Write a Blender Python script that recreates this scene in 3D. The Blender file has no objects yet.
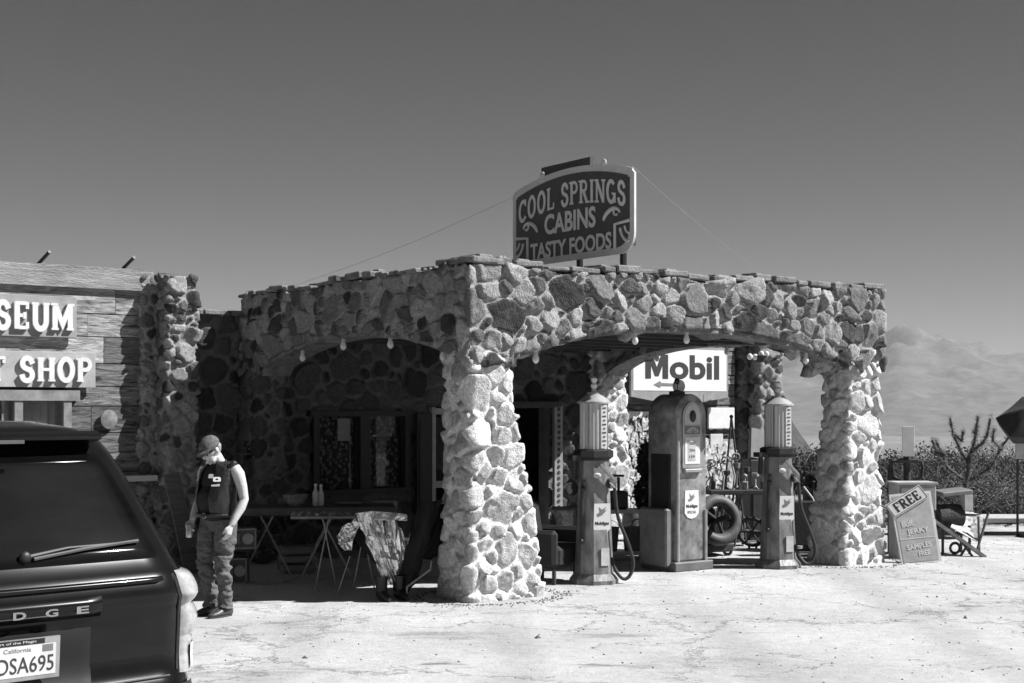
import bpy, math, random
import numpy as np
from mathutils import Vector, Matrix
C = bpy.context.scene
COL = C.collection
random.seed(7)
RNG = np.random.default_rng(11)
R = math.radians
# ------------------------------------------------------------------ camera, sky, sun, exposure
cam = bpy.data.objects.new('camera', bpy.data.cameras.new('camera'))
COL.objects.link(cam); C.camera = cam
cam.location = (0, 0, 2.0); cam.rotation_euler = (R(90), 0, 0)
cam.data.sensor_width = 36; cam.data.lens = 1400 / 1024 * 36; cam.data.shift_y = 68.5 / 1024
cam.data.clip_start = .1; cam.data.clip_end = 60000
SUN_AZ, SUN_EL = R(92), R(45)      # azimuth clockwise from +Y
w = bpy.data.worlds.new('World'); C.world = w; w.use_nodes = True
nt = w.node_tree; nt.nodes.clear()
sky = nt.nodes.new('ShaderNodeTexSky'); sky.sky_type = 'NISHITA'; sky.sun_disc = False
sky.sun_elevation = SUN_EL; sky.sun_rotation = SUN_AZ; sky.altitude = 600; sky.air_density = 1.0; sky.dust_density = 1.2; sky.ozone_density = 1.0
sep = nt.nodes.new('ShaderNodeSeparateColor')     # black-and-white film behind a red filter: the sky's red channel
bg = nt.nodes.new('ShaderNodeBackground'); bg.inputs['Strength'].default_value = 0.05
wo = nt.nodes.new('ShaderNodeOutputWorld')
flt = nt.nodes.new('ShaderNodeMath'); flt.operation = 'MULTIPLY_ADD'; flt.inputs[1].default_value = -0.30; flt.use_clamp = False
mxz = nt.nodes.new('ShaderNodeMath'); mxz.operation = 'MAXIMUM'; mxz.inputs[1].default_value = 0.0
nt.links.new(sky.outputs[0], sep.inputs[0]); nt.links.new(sep.outputs[2], flt.inputs[0]); nt.links.new(sep.outputs[0], flt.inputs[2]); nt.links.new(flt.outputs[0], mxz.inputs[0])
dens = nt.nodes.new('ShaderNodeMath'); dens.operation = 'MULTIPLY'; dens.inputs[1].default_value = 0.62      # the filter's own density
nt.links.new(mxz.outputs[0], dens.inputs[0]); nt.links.new(dens.outputs[0], bg.inputs['Color']); nt.links.new(bg.outputs[0], wo.inputs[0])
sl = bpy.data.lights.new('sun', 'SUN'); sl.energy = 5.0; sl.angle = R(.53); sl.color = (1, 1, 1)
so = bpy.data.objects.new('sun', sl); COL.objects.link(so)
sd = Vector((math.sin(SUN_AZ) * math.cos(SUN_EL), math.cos(SUN_AZ) * math.cos(SUN_EL), math.sin(SUN_EL)))
so.rotation_euler = sd.to_track_quat('Z', 'Y').to_euler(); so.location = sd * 60
C.view_settings.view_transform = 'Standard'; C.view_settings.look = 'None'
C.view_settings.exposure = 1.1; C.view_settings.gamma = 1; C.view_settings.use_curve_mapping = False

# ------------------------------------------------------------------ helpers
def gx(px, Y): return (px - 512) / 1400 * Y
def gz(py, Y): return 2 - (py - 410) / 1400 * Y
def gd(py): return 2800 / (py - 410)
TH = math.atan2(.59, .807); CU, SU = math.cos(TH), math.sin(TH)
OX, OY = -.435, 14.5
def L(a, b, z=0): return (OX + a * CU - b * SU, OY + a * SU + b * CU, z)
def inv(X, Y):
    dx, dy = X - OX, Y - OY
    return (dx * CU + dy * SU, -dx * SU + dy * CU)

def hash3(i, j, k, s):
    n = (i * 374761393 + j * 668265263 + k * 2147483647 + s * 974711) & 0xffffffff
    n = ((n ^ (n >> 13)) * 1274126177) & 0xffffffff
    return ((n ^ (n >> 16)) & 0xffff) / 65535.0
def vnoise(p, s=0):
    p = np.asarray(p, float); f = np.floor(p); i = f.astype(np.int64); t = p - f; t = t * t * (3 - 2 * t)
    r = 0
    for a in (0, 1):
        for b in (0, 1):
            for c in (0, 1):
                wgt = (t[:, 0] if a else 1 - t[:, 0]) * (t[:, 1] if b else 1 - t[:, 1]) * (t[:, 2] if c else 1 - t[:, 2])
                r = r + wgt * hash3(i[:, 0] + a, i[:, 1] + b, i[:, 2] + c, s)
    return r
def fbm(p, oct=4, s=0, gain=.5):
    p = np.asarray(p, float); r = 0; a = 1; tot = 0
    for o in range(oct):
        r = r + a * vnoise(p * 2 ** o, s + o); tot += a; a *= gain
    return r / tot

MATS = {}
def mat(name, v=.3, rough=.7, metal=0, var=.25, scale=6, bump=.0, bscale=40, spec=.5, coat=0, stretch=None, emit=0, trans=0, alpha=1, ior=1.45):
    if name in MATS: return MATS[name]
    v = v * .7
    m = bpy.data.materials.new(name); m.use_nodes = True; MATS[name] = m
    n = m.node_tree.nodes; l = m.node_tree.links; b = n['Principled BSDF']
    b.inputs['Roughness'].default_value = rough; b.inputs['Metallic'].default_value = metal
    b.inputs['Specular IOR Level'].default_value = spec; b.inputs['Coat Weight'].default_value = coat; b.inputs['Coat Roughness'].default_value = .03
    b.inputs['Transmission Weight'].default_value = trans; b.inputs['IOR'].default_value = ior; b.inputs['Alpha'].default_value = alpha
    tc = n.new('ShaderNodeTexCoord'); mp = n.new('ShaderNodeMapping'); l.new(tc.outputs['Object'], mp.inputs[0])
    if stretch: mp.inputs['Scale'].default_value = stretch
    nz = n.new('ShaderNodeTexNoise'); nz.inputs['Scale'].default_value = scale; nz.inputs['Detail'].default_value = 6; nz.inputs['Roughness'].default_value = .65
    l.new(mp.outputs[0], nz.inputs[0])
    rp = n.new('ShaderNodeValToRGB'); l.new(nz.outputs[0], rp.inputs[0])
    rp.color_ramp.elements[0].position = .3; rp.color_ramp.elements[1].position = .72
    lo, hi = v * (1 - var), min(.95, v * (1 + var))
    rp.color_ramp.elements[0].color = (lo, lo, lo, 1); rp.color_ramp.elements[1].color = (hi, hi, hi, 1)
    l.new(rp.outputs[0], b.inputs['Base Color'])
    if bump:
        nb = n.new('ShaderNodeTexNoise'); nb.inputs['Scale'].default_value = bscale; nb.inputs['Detail'].default_value = 5; l.new(mp.outputs[0], nb.inputs[0])
        bp = n.new('ShaderNodeBump'); bp.inputs['Strength'].default_value = bump; bp.inputs['Distance'].default_value = .02
        l.new(nb.outputs[0], bp.inputs['Height']); l.new(bp.outputs[0], b.inputs['Normal'])
    if emit:
        b.inputs['Emission Color'].default_value = (1, 1, 1, 1); b.inputs['Emission Strength'].default_value = emit
    return m

class MB:
    def __init__(s): s.v = []; s.f = []
    def add(s, vs, fs, M=None):
        o = len(s.v)
        for q in vs: s.v.append(tuple(M @ Vector(q)) if M is not None else tuple(q))
        for q in fs: s.f.append(tuple(i + o for i in q))
        return s
    def box(s, c, d, rot=None, bev=0):
        x, y, z = d[0] / 2, d[1] / 2, d[2] / 2
        M = Matrix.Translation(c)
        if rot is not None: M = M @ (rot.to_4x4() if not isinstance(rot, (tuple, list)) else Matrix.Rotation(rot[2], 4, 'Z') @ Matrix.Rotation(rot[1], 4, 'Y') @ Matrix.Rotation(rot[0], 4, 'X'))
        if bev:
            b = min(bev, x * .9, y * .9, z * .9)
            vs = []
            for sz in (-1, 1):
                for sx, sy in ((-1, -1), (1, -1), (1, 1), (-1, 1)):
                    vs += [(sx * (x - b), sy * (y - b), sz * z), (sx * x, sy * (y - b), sz * (z - b)), (sx * (x - b), sy * y, sz * (z - b))]
            I = lambda sz, k, j: (sz * 4 + k) * 3 + j
            fs = [(I(1, 0, 0), I(1, 1, 0), I(1, 2, 0), I(1, 3, 0)), (I(0, 3, 0), I(0, 2, 0), I(0, 1, 0), I(0, 0, 0))]
            for k in range(4):
                k2 = (k + 1) % 4; j = 2 if k % 2 == 0 else 1   # edge along x for k=0,2 -> y faces
                fs.append((I(0, k, j), I(0, k2, j), I(1, k2, j), I(1, k, j)))
                fs.append((I(1, k, j), I(1, k2, j), I(1, k2, 0), I(1, k, 0)))
                fs.append((I(0, k2, j), I(0, k, j), I(0, k, 0), I(0, k2, 0)))
                fs.append((I(0, k, 1), I(0, k, 2), I(1, k, 2), I(1, k, 1)) if k % 2 == 1 else (I(0, k, 2), I(0, k, 1), I(1, k, 1), I(1, k, 2)))
                fs.append((I(1, k, 0), I(1, k, 1), I(1, k, 2))); fs.append((I(0, k, 0), I(0, k, 1), I(0, k, 2)))
            return s.add(vs, fs, M)
        vs = [(-x, -y, -z), (x, -y, -z), (x, y, -z), (-x, y, -z), (-x, -y, z), (x, -y, z), (x, y, z), (-x, y, z)]
        return s.add(vs, [(0, 3, 2, 1), (4, 5, 6, 7), (0, 1, 5, 4), (1, 2, 6, 5), (2, 3, 7, 6), (3, 0, 4, 7)], M)
    def tube(s, pts, r, n=10, cap=True, flat=1.0):
        pts = [Vector(p) for p in pts]; rr = r if isinstance(r, (list, tuple)) else [r] * len(pts)
        up = None; rings = []
        for i, p in enumerate(pts):
            t = (pts[min(i + 1, len(pts) - 1)] - pts[max(i - 1, 0)]).normalized()
            if up is None:
                up = t.orthogonal().normalized()
            up = (up - t * up.dot(t)); up = up.normalized() if up.length > 1e-6 else t.orthogonal().normalized()
            sd_ = t.cross(up)
            rings.append([p + (up * math.cos(k * 2 * math.pi / n) * flat + sd_ * math.sin(k * 2 * math.pi / n)) * rr[i] for k in range(n)])
        vs = [q for g in rings for q in g]; fs = []
        for i in range(len(pts) - 1):
            for k in range(n): fs.append((i * n + k, i * n + (k + 1) % n, (i + 1) * n + (k + 1) % n, (i + 1) * n + k))
        if cap: fs.append(tuple(range(n - 1, -1, -1))); fs.append(tuple((len(pts) - 1) * n + k for k in range(n)))
        return s.add(vs, fs)
    def loft(s, rings, cap=True, closed=True):
        n = len(rings[0]); vs = [q for g in rings for q in g]; fs = []
        for i in range(len(rings) - 1):
            for k in range(n if closed else n - 1): fs.append((i * n + k, i * n + (k + 1) % n, (i + 1) * n + (k + 1) % n, (i + 1) * n + k))
        if cap: fs.append(tuple(range(n - 1, -1, -1))); fs.append(tuple((len(rings) - 1) * n + k for k in range(n)))
        return s.add(vs, fs)
    def lathe(s, prof, n=20, c=(0, 0, 0), M=None, cap=True):
        rings = [[(c[0] + r * math.cos(2 * math.pi * k / n), c[1] + r * math.sin(2 * math.pi * k / n), c[2] + z) for k in range(n)] for r, z in prof]
        if M is not None: rings = [[tuple(M @ Vector(q)) for q in g] for g in rings]
        return s.loft(rings, cap)
    def ell(s, c, r, n=16, m=10, M=None):
        rings = []
        for i in range(m + 1):
            ph = -math.pi / 2 + math.pi * (i + .001) / (m + .002)
            rings.append([(c[0] + r[0] * math.cos(ph) * math.cos(2 * math.pi * k / n), c[1] + r[1] * math.cos(ph) * math.sin(2 * math.pi * k / n), c[2] + r[2] * math.sin(ph)) for k in range(n)])
        if M is not None: rings = [[tuple(M @ Vector(q)) for q in g] for g in rings]
        return s.loft(rings)
    def prism(s, poly, z0, z1, M=None):
        n = len(poly); vs = [(x, y, z0) for x, y in poly] + [(x, y, z1) for x, y in poly]
        fs = [tuple(range(n - 1, -1, -1)), tuple(range(n, 2 * n))] + [(k, (k + 1) % n, n + (k + 1) % n, n + k) for k in range(n)]
        return s.add(vs, fs, M)
    def torus(s, R_, r, M, n=32, m=8, flat=1):
        vs = []; fs = []
        for i in range(n):
            a = 2 * math.pi * i / n
            for j in range(m):
                b = 2 * math.pi * j / m
                vs.append(((R_ + r * math.cos(b)) * math.cos(a), (R_ + r * math.cos(b)) * math.sin(a), r * flat * math.sin(b)))
        for i in range(n):
            for j in range(m): fs.append((i * m + j, ((i + 1) % n) * m + j, ((i + 1) % n) * m + (j + 1) % m, i * m + (j + 1) % m))
        return s.add(vs, fs, M)
    def build(s, name, m, parent=None, smooth=False, loc=None):
        me = bpy.data.meshes.new(name); me.from_pydata(s.v, [], s.f); me.validate(clean_customdata=False)
        if m: me.materials.append(m)
        if smooth: me.polygons.foreach_set('use_smooth', [True] * len(me.polygons))
        me.update()
        o = bpy.data.objects.new(name, me); COL.objects.link(o)
        if parent: o.parent = parent
        if loc: o.location = loc
        if smooth == 'auto': autosm(o)
        return o
def autosm(o, ang=35):
    bm_ = o.data
    bm_.polygons.foreach_set('use_smooth', [True] * len(bm_.polygons))
    try: bm_.set_sharp_from_angle(angle=R(ang))
    except Exception: pass

def tag(o, label=None, cat=None, group=None, kind=None):
    if label: o['label'] = label
    if cat: o['category'] = cat
    if group: o['group'] = group
    if kind: o['kind'] = kind
    return o
def thing(name, label, cat, loc=(0, 0, 0), rz=0, group=None):
    o = bpy.data.objects.new(name, None); COL.objects.link(o); o.location = loc; o.rotation_euler = (0, 0, rz); o.empty_display_size = .2
    return tag(o, label, cat, group)
def dup(o, parent=None, label=None, loc=None, rz=None):
    kids = [k for k in bpy.data.objects if k.parent == o]
    c = o.copy(); COL.objects.link(c); c.parent = parent
    for k in kids: dup(k, c)
    if label: c['label'] = label
    if loc: c.location = loc
    if rz is not None: c.rotation_euler = (0, 0, rz)
    return c
def bake(o, mods):
    for t, kw in mods:
        m = o.modifiers.new(t, t)
        for k, v in kw.items(): setattr(m, k, v)
    dg = bpy.context.evaluated_depsgraph_get(); dg.update()
    me = bpy.data.meshes.new_from_object(o.evaluated_get(dg)); o.modifiers.clear()
    mm = o.data.materials[0] if o.data.materials else None
    o.data = me
    if mm and not me.materials: me.materials.append(mm)
    me.polygons.foreach_set('use_smooth', [True] * len(me.polygons))
    return o
def wrinkle(o, amp, scale, s=0, fn=None):
    me = o.data; n = len(me.vertices); co = np.empty(n * 3); me.vertices.foreach_get('co', co); co = co.reshape(-1, 3)
    no = np.empty(n * 3); me.vertices.foreach_get('normal', no); no = no.reshape(-1, 3)
    h = (fbm(co * np.array(scale), 3, s) - .5) * 2 * amp
    if fn is not None: h = h * fn(co)
    co = co + no * h[:, None]; me.vertices.foreach_set('co', co.ravel()); me.update()

# ---- letters
def text_obj(s, h, mt, parent, M, ext=.01, off=.0, wfac=1.0, width=None, name='lettering'):
    cu = bpy.data.curves.new('t', 'FONT'); cu.body = s; cu.size = 1; cu.extrude = .05; cu.offset = off; cu.align_x = 'CENTER'; cu.align_y = 'CENTER'; cu.resolution_u = 4
    ob = bpy.data.objects.new('t', cu); COL.objects.link(ob)
    dg = bpy.context.evaluated_depsgraph_get(); dg.update()
    me = bpy.data.meshes.new_from_object(ob.evaluated_get(dg)); bpy.data.objects.remove(ob); bpy.data.curves.remove(cu)
    n = len(me.vertices); co = np.empty(n * 3); me.vertices.foreach_get('co', co); co = co.reshape(-1, 3)
    mn, mx = co.min(0), co.max(0); c = (mn + mx) / 2; co = co - c
    sy = h / (mx[1] - mn[1]); sx = (width / (mx[0] - mn[0])) if width else sy * wfac
    co = co * np.array([sx, sy, 2 * ext / .1 * .5]); co[:, 2] += ext
    me.vertices.foreach_set('co', co.ravel()); me.transform(M); me.materials.clear(); me.materials.append(mt); me.update()
    me.name = name
    o = bpy.data.objects.new(name, me); COL.objects.link(o); o.parent = parent
    return o
def arc(cx, cy, rx, ry, a0, a1, n=12): return [(cx + rx * math.cos(R(a0 + (a1 - a0) * i / n)), cy + ry * math.sin(R(a0 + (a1 - a0) * i / n))) for i in range(n + 1)]
GL = {   # glyph: width, strokes (points, 1 = thick / 0 = thin), serif centres
    'M': (.95, [([(.15, 0), (.15, 1)], 1), ([(.8, 0), (.8, 1)], 1), ([(.15, .95), (.475, .22), (.8, .95)], 1)], [(.15, 0), (.8, 0), (.12, 1), (.83, 1)]),
    'U': (.8, [([(.17, 1), (.17, .35)] + arc(.4, .32, .23, .3, 180, 360) + [(.63, .35), (.63, 1)], 1)], [(.17, 1), (.63, 1)]),
    'S': (.68, [([(.56, .72)] + arc(.33, .74, .2, .22, 20, 230, 12) + [(.34, .5)] + arc(.33, .26, .22, .24, 60, -150, 12) + [(.1, .28)], 1)], []),
    'E': (.7, [([(.17, 0), (.17, 1)], 1), ([(.1, .95), (.62, .95)], 0), ([(.17, .5), (.5, .5)], 0), ([(.1, .05), (.62, .05)], 0), ([(.6, .98), (.6, .74)], 0), ([(.6, .02), (.6, .26)], 0), ([(.49, .62), (.49, .38)], 0)], []),
    'G': (.8, [(arc(.4, .5, .29, .45, 45, 330, 18) + [(.64, .4)], 1), ([(.45, .42), (.75, .42)], 0), ([(.66, .42), (.66, .04)], 1)], []),
    'I': (.4, [([(.2, 0), (.2, 1)], 1)], [(.2, 0), (.2, 1)]),
    'F': (.66, [([(.17, 0), (.17, 1)], 1), ([(.1, .95), (.6, .95)], 0), ([(.17, .5), (.48, .5)], 0), ([(.58, .98), (.58, .74)], 0)], [(.17, 0)]),
    'T': (.72, [([(.36, 0), (.36, 1)], 1), ([(.05, .95), (.67, .95)], 0), ([(.08, .98), (.08, .74)], 0), ([(.64, .98), (.64, .74)], 0)], [(.36, 0)]),
    'H': (.82, [([(.17, 0), (.17, 1)], 1), ([(.65, 0), (.65, 1)], 1), ([(.17, .5), (.65, .5)], 0)], [(.17, 0), (.65, 0), (.17, 1), (.65, 1)]),
    'O': (.8, [(arc(.4, .5, .28, .45, 0, 360, 28), 1)], []),
    'P': (.72, [([(.17, 0), (.17, 1)], 1), ([(.17, .95), (.4, .95)] + arc(.4, .73, .2, .22, 90, -90, 10) + [(.17, .51)], .5)], [(.17, 0), (.13, 1)]),
    'C': (.76, [(arc(.42, .5, .3, .45, 40, 320, 20), 1), ([(.66, .98), (.66, .68)], 0)], []),
    'L': (.66, [([(.17, 0), (.17, 1)], 1), ([(.1, .05), (.62, .05)], 0), ([(.6, .02), (.6, .28)], 0)], [(.17, 1)]),
    'R': (.78, [([(.17, 0), (.17, 1)], 1), ([(.17, .95), (.4, .95)] + arc(.4, .74, .2, .21, 90, -90, 10) + [(.17, .53)], .5), ([(.38, .52), (.66, .02)], 1)], [(.17, 0), (.68, 0), (.13, 1)]),
    'N': (.82, [([(.15, 0), (.15, 1)], .4), ([(.67, 0), (.67, 1)], .4), ([(.15, .97), (.67, .03)], 1)], [(.15, 0), (.12, 1), (.67, 1)]),
    ' ': (.45, [], [])}
def serif_text(s, h, mt, parent, M, ext=.02, thick=.2, thin=.09, xs=1.0, path=None, name='lettering', width=None):
    mb = MB(); tot = sum(GL[c][0] for c in s) + .06 * (len(s) - 1)
    if width: xs = width / (tot * h)
    x = -tot / 2; lvl = [0]
    def rib(pts, t):
        lvl[0] += 1; e = ext + (lvl[0] % 7) * ext * .02
        n = len(pts); Ls = []; Rs = []
        for i, p in enumerate(pts):
            a = pts[max(i - 1, 0)]; b = pts[min(i + 1, n - 1)]
            if i in (0, n - 1) and n > 3 and math.dist(pts[0], pts[-1]) < 1e-6: a, b = pts[-2], pts[1]
            dx, dy = b[0] - a[0], b[1] - a[1]; d = math.hypot(dx, dy) or 1
            k = 1.0
            if 0 < i < n - 1 and n <= 4:
                d1 = Vector((p[0] - a[0], p[1] - a[1])).normalized(); d2 = Vector((b[0] - p[0], b[1] - p[1])).normalized()
                k = min(2.2, 1 / max(.3, math.sqrt((1 + d1.dot(d2)) / 2)))
            nx, ny = -dy / d * t / 2 * k, dx / d * t / 2 * k
            Ls.append((p[0] + nx, p[1] + ny)); Rs.append((p[0] - nx, p[1] - ny))
        vs = []
        for l_, r_ in zip(Ls, Rs):
            for q in (l_, r_):
                for zz in (0, e):
                    gx_, gy_ = q[0] * xs * h, (q[1] - .5) * h
                    if path: gx_, gy_ = path(gx_, gy_)
                    vs.append((gx_, gy_, zz))
        fs = []
        for i in range(n - 1):
            a = i * 4; b = a + 4
            fs += [(a + 1, a + 3, b + 3, b + 1), (a, a + 1, b + 1, b), (a + 3, a + 2, b + 2, b + 3)]
        fs += [(0, 2, 3, 1), (4 * n - 4, 4 * n - 3, 4 * n - 1, 4 * n - 2)]
        mb.add(vs, fs, M)
    for c in s:
        wd, st, se = GL[c]
        for pts, k in st: rib([(x + px, py) for px, py in pts], thin + (thick - thin) * k)
        for sx_, sy_ in se:
            yy = sy_ + (.04 if sy_ == 0 else -.04)
            rib([(x + sx_ - .15, yy), (x + sx_ + .15, yy)], .085)
        x += wd + .06
    return mb.build(name, mt, parent)
def face_M(origin, right, up):
    right = Vector(right).normalized(); up = Vector(up).normalized(); n = right.cross(up)
    M = Matrix((right, up, n)).transposed().to_4x4(); M.translation = Vector(origin); return M

# ---- stonework
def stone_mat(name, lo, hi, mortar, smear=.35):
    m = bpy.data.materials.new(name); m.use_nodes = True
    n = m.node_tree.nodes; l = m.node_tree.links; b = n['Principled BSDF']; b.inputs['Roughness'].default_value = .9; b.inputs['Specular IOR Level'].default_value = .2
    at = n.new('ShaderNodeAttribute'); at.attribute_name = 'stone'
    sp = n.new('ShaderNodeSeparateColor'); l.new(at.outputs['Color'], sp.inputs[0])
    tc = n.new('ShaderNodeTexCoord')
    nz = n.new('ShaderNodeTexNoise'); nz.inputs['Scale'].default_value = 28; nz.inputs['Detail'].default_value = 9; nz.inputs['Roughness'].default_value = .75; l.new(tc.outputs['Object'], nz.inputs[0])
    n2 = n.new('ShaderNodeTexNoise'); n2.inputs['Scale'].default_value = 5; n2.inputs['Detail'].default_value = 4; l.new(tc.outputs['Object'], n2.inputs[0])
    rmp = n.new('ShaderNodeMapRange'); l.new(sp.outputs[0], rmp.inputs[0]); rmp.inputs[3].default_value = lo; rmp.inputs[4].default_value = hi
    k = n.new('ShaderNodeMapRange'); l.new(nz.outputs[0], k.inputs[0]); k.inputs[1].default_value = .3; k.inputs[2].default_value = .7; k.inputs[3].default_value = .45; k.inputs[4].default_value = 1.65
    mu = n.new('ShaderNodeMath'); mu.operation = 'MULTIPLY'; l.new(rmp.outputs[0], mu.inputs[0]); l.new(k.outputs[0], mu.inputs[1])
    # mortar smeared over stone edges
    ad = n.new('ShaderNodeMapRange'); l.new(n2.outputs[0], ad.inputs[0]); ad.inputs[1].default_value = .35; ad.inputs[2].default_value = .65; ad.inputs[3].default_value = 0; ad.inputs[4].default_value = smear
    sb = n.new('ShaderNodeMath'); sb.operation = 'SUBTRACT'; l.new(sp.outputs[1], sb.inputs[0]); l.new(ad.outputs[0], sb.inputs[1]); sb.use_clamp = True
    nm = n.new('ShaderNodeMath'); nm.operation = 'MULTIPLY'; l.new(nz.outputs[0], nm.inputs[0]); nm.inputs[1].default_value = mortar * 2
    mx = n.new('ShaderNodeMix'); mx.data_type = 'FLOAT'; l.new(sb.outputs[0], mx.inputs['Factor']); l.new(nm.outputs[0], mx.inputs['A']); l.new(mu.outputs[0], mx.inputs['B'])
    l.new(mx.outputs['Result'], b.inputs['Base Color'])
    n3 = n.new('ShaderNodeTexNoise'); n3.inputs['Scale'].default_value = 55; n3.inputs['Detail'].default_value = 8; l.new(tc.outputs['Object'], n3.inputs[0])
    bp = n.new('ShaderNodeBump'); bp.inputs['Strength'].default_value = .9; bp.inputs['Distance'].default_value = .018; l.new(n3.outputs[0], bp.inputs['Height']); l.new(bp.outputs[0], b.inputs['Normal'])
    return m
def wood_mat(name):
    m = bpy.data.materials.new(name); m.use_nodes = True; n = m.node_tree.nodes; l = m.node_tree.links; b = n['Principled BSDF']; b.inputs['Roughness'].default_value = .9; b.inputs['Specular IOR Level'].default_value = .2
    at = n.new('ShaderNodeAttribute'); at.attribute_name = 'tone'; tc = n.new('ShaderNodeTexCoord')
    off = n.new('ShaderNodeVectorMath'); off.operation = 'MULTIPLY_ADD'; l.new(at.outputs['Color'], off.inputs[0]); off.inputs[1].default_value = (37, 11, 5); l.new(tc.outputs['Object'], off.inputs[2])
    mp = n.new('ShaderNodeMapping'); mp.inputs['Scale'].default_value = (.7, 1, 5.5); l.new(off.outputs[0], mp.inputs[0])
    a = n.new('ShaderNodeTexNoise'); a.inputs['Scale'].default_value = 3.2; a.inputs['Detail'].default_value = 10; a.inputs['Roughness'].default_value = .72; a.inputs['Distortion'].default_value = 1.6; l.new(mp.outputs[0], a.inputs[0])
    k = n.new('ShaderNodeMapRange'); l.new(a.outputs[0], k.inputs[0]); k.inputs[1].default_value = .36; k.inputs[2].default_value = .64; k.inputs[3].default_value = .2; k.inputs[4].default_value = 2.1
    g = n.new('ShaderNodeMapRange'); l.new(at.outputs['Fac'], g.inputs[0]); g.inputs[3].default_value = .07; g.inputs[4].default_value = .26
    mu_ = n.new('ShaderNodeMath'); mu_.operation = 'MULTIPLY'; l.new(k.outputs[0], mu_.inputs[0]); l.new(g.outputs[0], mu_.inputs[1])
    # knots
    v = n.new('ShaderNodeTexVoronoi'); v.inputs['Scale'].default_value = 1.1; m2 = n.new('ShaderNodeMapping'); m2.inputs['Scale'].default_value = (1, .1, 2.2); l.new(off.outputs[0], m2.inputs[0]); l.new(m2.outputs[0], v.inputs[0])
    kk = n.new('ShaderNodeMapRange'); l.new(v.outputs[0], kk.inputs[0]); kk.inputs[1].default_value = .03; kk.inputs[2].default_value = .07; kk.inputs[3].default_value = .25; kk.inputs[4].default_value = 1
    m3 = n.new('ShaderNodeMath'); m3.operation = 'MULTIPLY'; l.new(mu_.outputs[0], m3.inputs[0]); l.new(kk.outputs[0], m3.inputs[1]); l.new(m3.outputs[0], b.inputs['Base Color'])
    bp = n.new('ShaderNodeBump'); bp.inputs['Strength'].default_value = .9; bp.inputs['Distance'].default_value = .015; l.new(a.outputs[0], bp.inputs['Height']); l.new(bp.outputs[0], b.inputs['Normal'])
    return m
class Boards:
    def __init__(s): s.mb = MB(); s.t = []
    def box(s, *a, **k):
        n0 = len(s.mb.v); s.mb.box(*a, **k); s.t += [random.random()] * (len(s.mb.v) - n0)
    def build(s, name, m, parent):
        o = s.mb.build(name, m, parent); at = o.data.attributes.new('tone', 'FLOAT', 'POINT'); at.data.foreach_set('value', s.t[:len(o.data.vertices)]); return o
def smooth01(x): x = np.clip(x, 0, 1); return x * x * (3 - 2 * x)
def stonify(o, rmin, rmax, bulge, seed, gap=.035, offs=.02, aniso=.35, deep=0.0):
    me = o.data; n = len(me.vertices)
    co = np.empty(n * 3); me.vertices.foreach_get('co', co); co = co.reshape(-1, 3)
    no = np.empty(n * 3); me.vertices.foreach_get('normal', no); no = no.reshape(-1, 3)
    rng = np.random.default_rng(seed)
    S = np.zeros((0, 3)); Rr = np.zeros(0)
    cand = rng.permutation(n)[:min(n, 9000)]
    cc = co[cand]; rs = rmin + (rmax - rmin) * rng.random(len(cand)) ** 1.3
    Sl = np.zeros((len(cand), 3)); Rl = np.zeros(len(cand)); m = 0
    for ps in (1, .62):
        for p, r in zip(cc, rs * ps):
            if m:
                d = np.linalg.norm(Sl[:m] - p, axis=1)
                if np.any(d < .82 * (Rl[:m] + r)): continue
            Sl[m] = p; Rl[m] = r; m += 1
    S, Rr = Sl[:m], Rl[:m]
    warp = np.stack([fbm(co * 5, 3, seed + k) - .5 for k in (1, 2, 3)], 1) * .11
    p = co + warp
    # anisotropy: stretch each stone along a random direction
    ax = rng.normal(size=(m, 3)); ax[:, 2] *= .6; ax /= np.linalg.norm(ax, axis=1)[:, None]
    F1 = np.empty(n); F2 = np.empty(n); I1 = np.empty(n, int)
    for i in range(0, n, 4000):
        q = p[i:i + 4000][:, None, :] - S[None]
        al = np.einsum('ijk,jk->ij', q, ax)
        d = np.sqrt(np.maximum((q ** 2).sum(2) - al ** 2 * aniso, 0)) - Rr[None] * .85
        part = np.argpartition(d, 3, axis=1)[:, :4]; dd = np.take_along_axis(d, part, 1); od = np.argsort(dd, axis=1)
        part = np.take_along_axis(part, od, 1); dd = np.take_along_axis(dd, od, 1)
        kk = rmin * .25; s_ = sum(np.exp(-(dd[:, j] - dd[:, 0]) / kk) for j in (1, 2, 3))
        F1[i:i + 4000] = dd[:, 0]; F2[i:i + 4000] = dd[:, 0] - kk * np.log(s_); I1[i:i + 4000] = part[:, 0]
    e = F2 - F1
    mask = smooth01((e - gap * .7) / (gap * .55))
    dome = 1 - (1 - np.clip(e / (rmin * 1.1), 0, 1)) ** 3
    r1 = rng.random(m); off = (rng.random(m) - .35) * offs; tilt = rng.normal(size=(m, 3)) * .22
    rel = p - S[I1]; mask_h = mask
    h = mask * (bulge * (.45 + .55 * dome) + off[I1] + np.einsum('ij,ij->i', rel, tilt[I1])) + (fbm(co * 14, 4, seed + 9) - .5) * .028 * (.35 + .65 * mask)
    co2 = co + no * (h - .5 * bulge)[:, None]
    me.vertices.foreach_set('co', co2.ravel())
    a = me.color_attributes.new('stone', 'FLOAT_COLOR', 'POINT')
    colr = np.ones((n, 4)); colr[:, 0] = r1[I1]; colr[:, 1] = mask; a.data.foreach_set('color', colr.ravel())
    me.polygons.foreach_set('use_smooth', [True] * len(me.polygons)); me.update()
    return o
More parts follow.
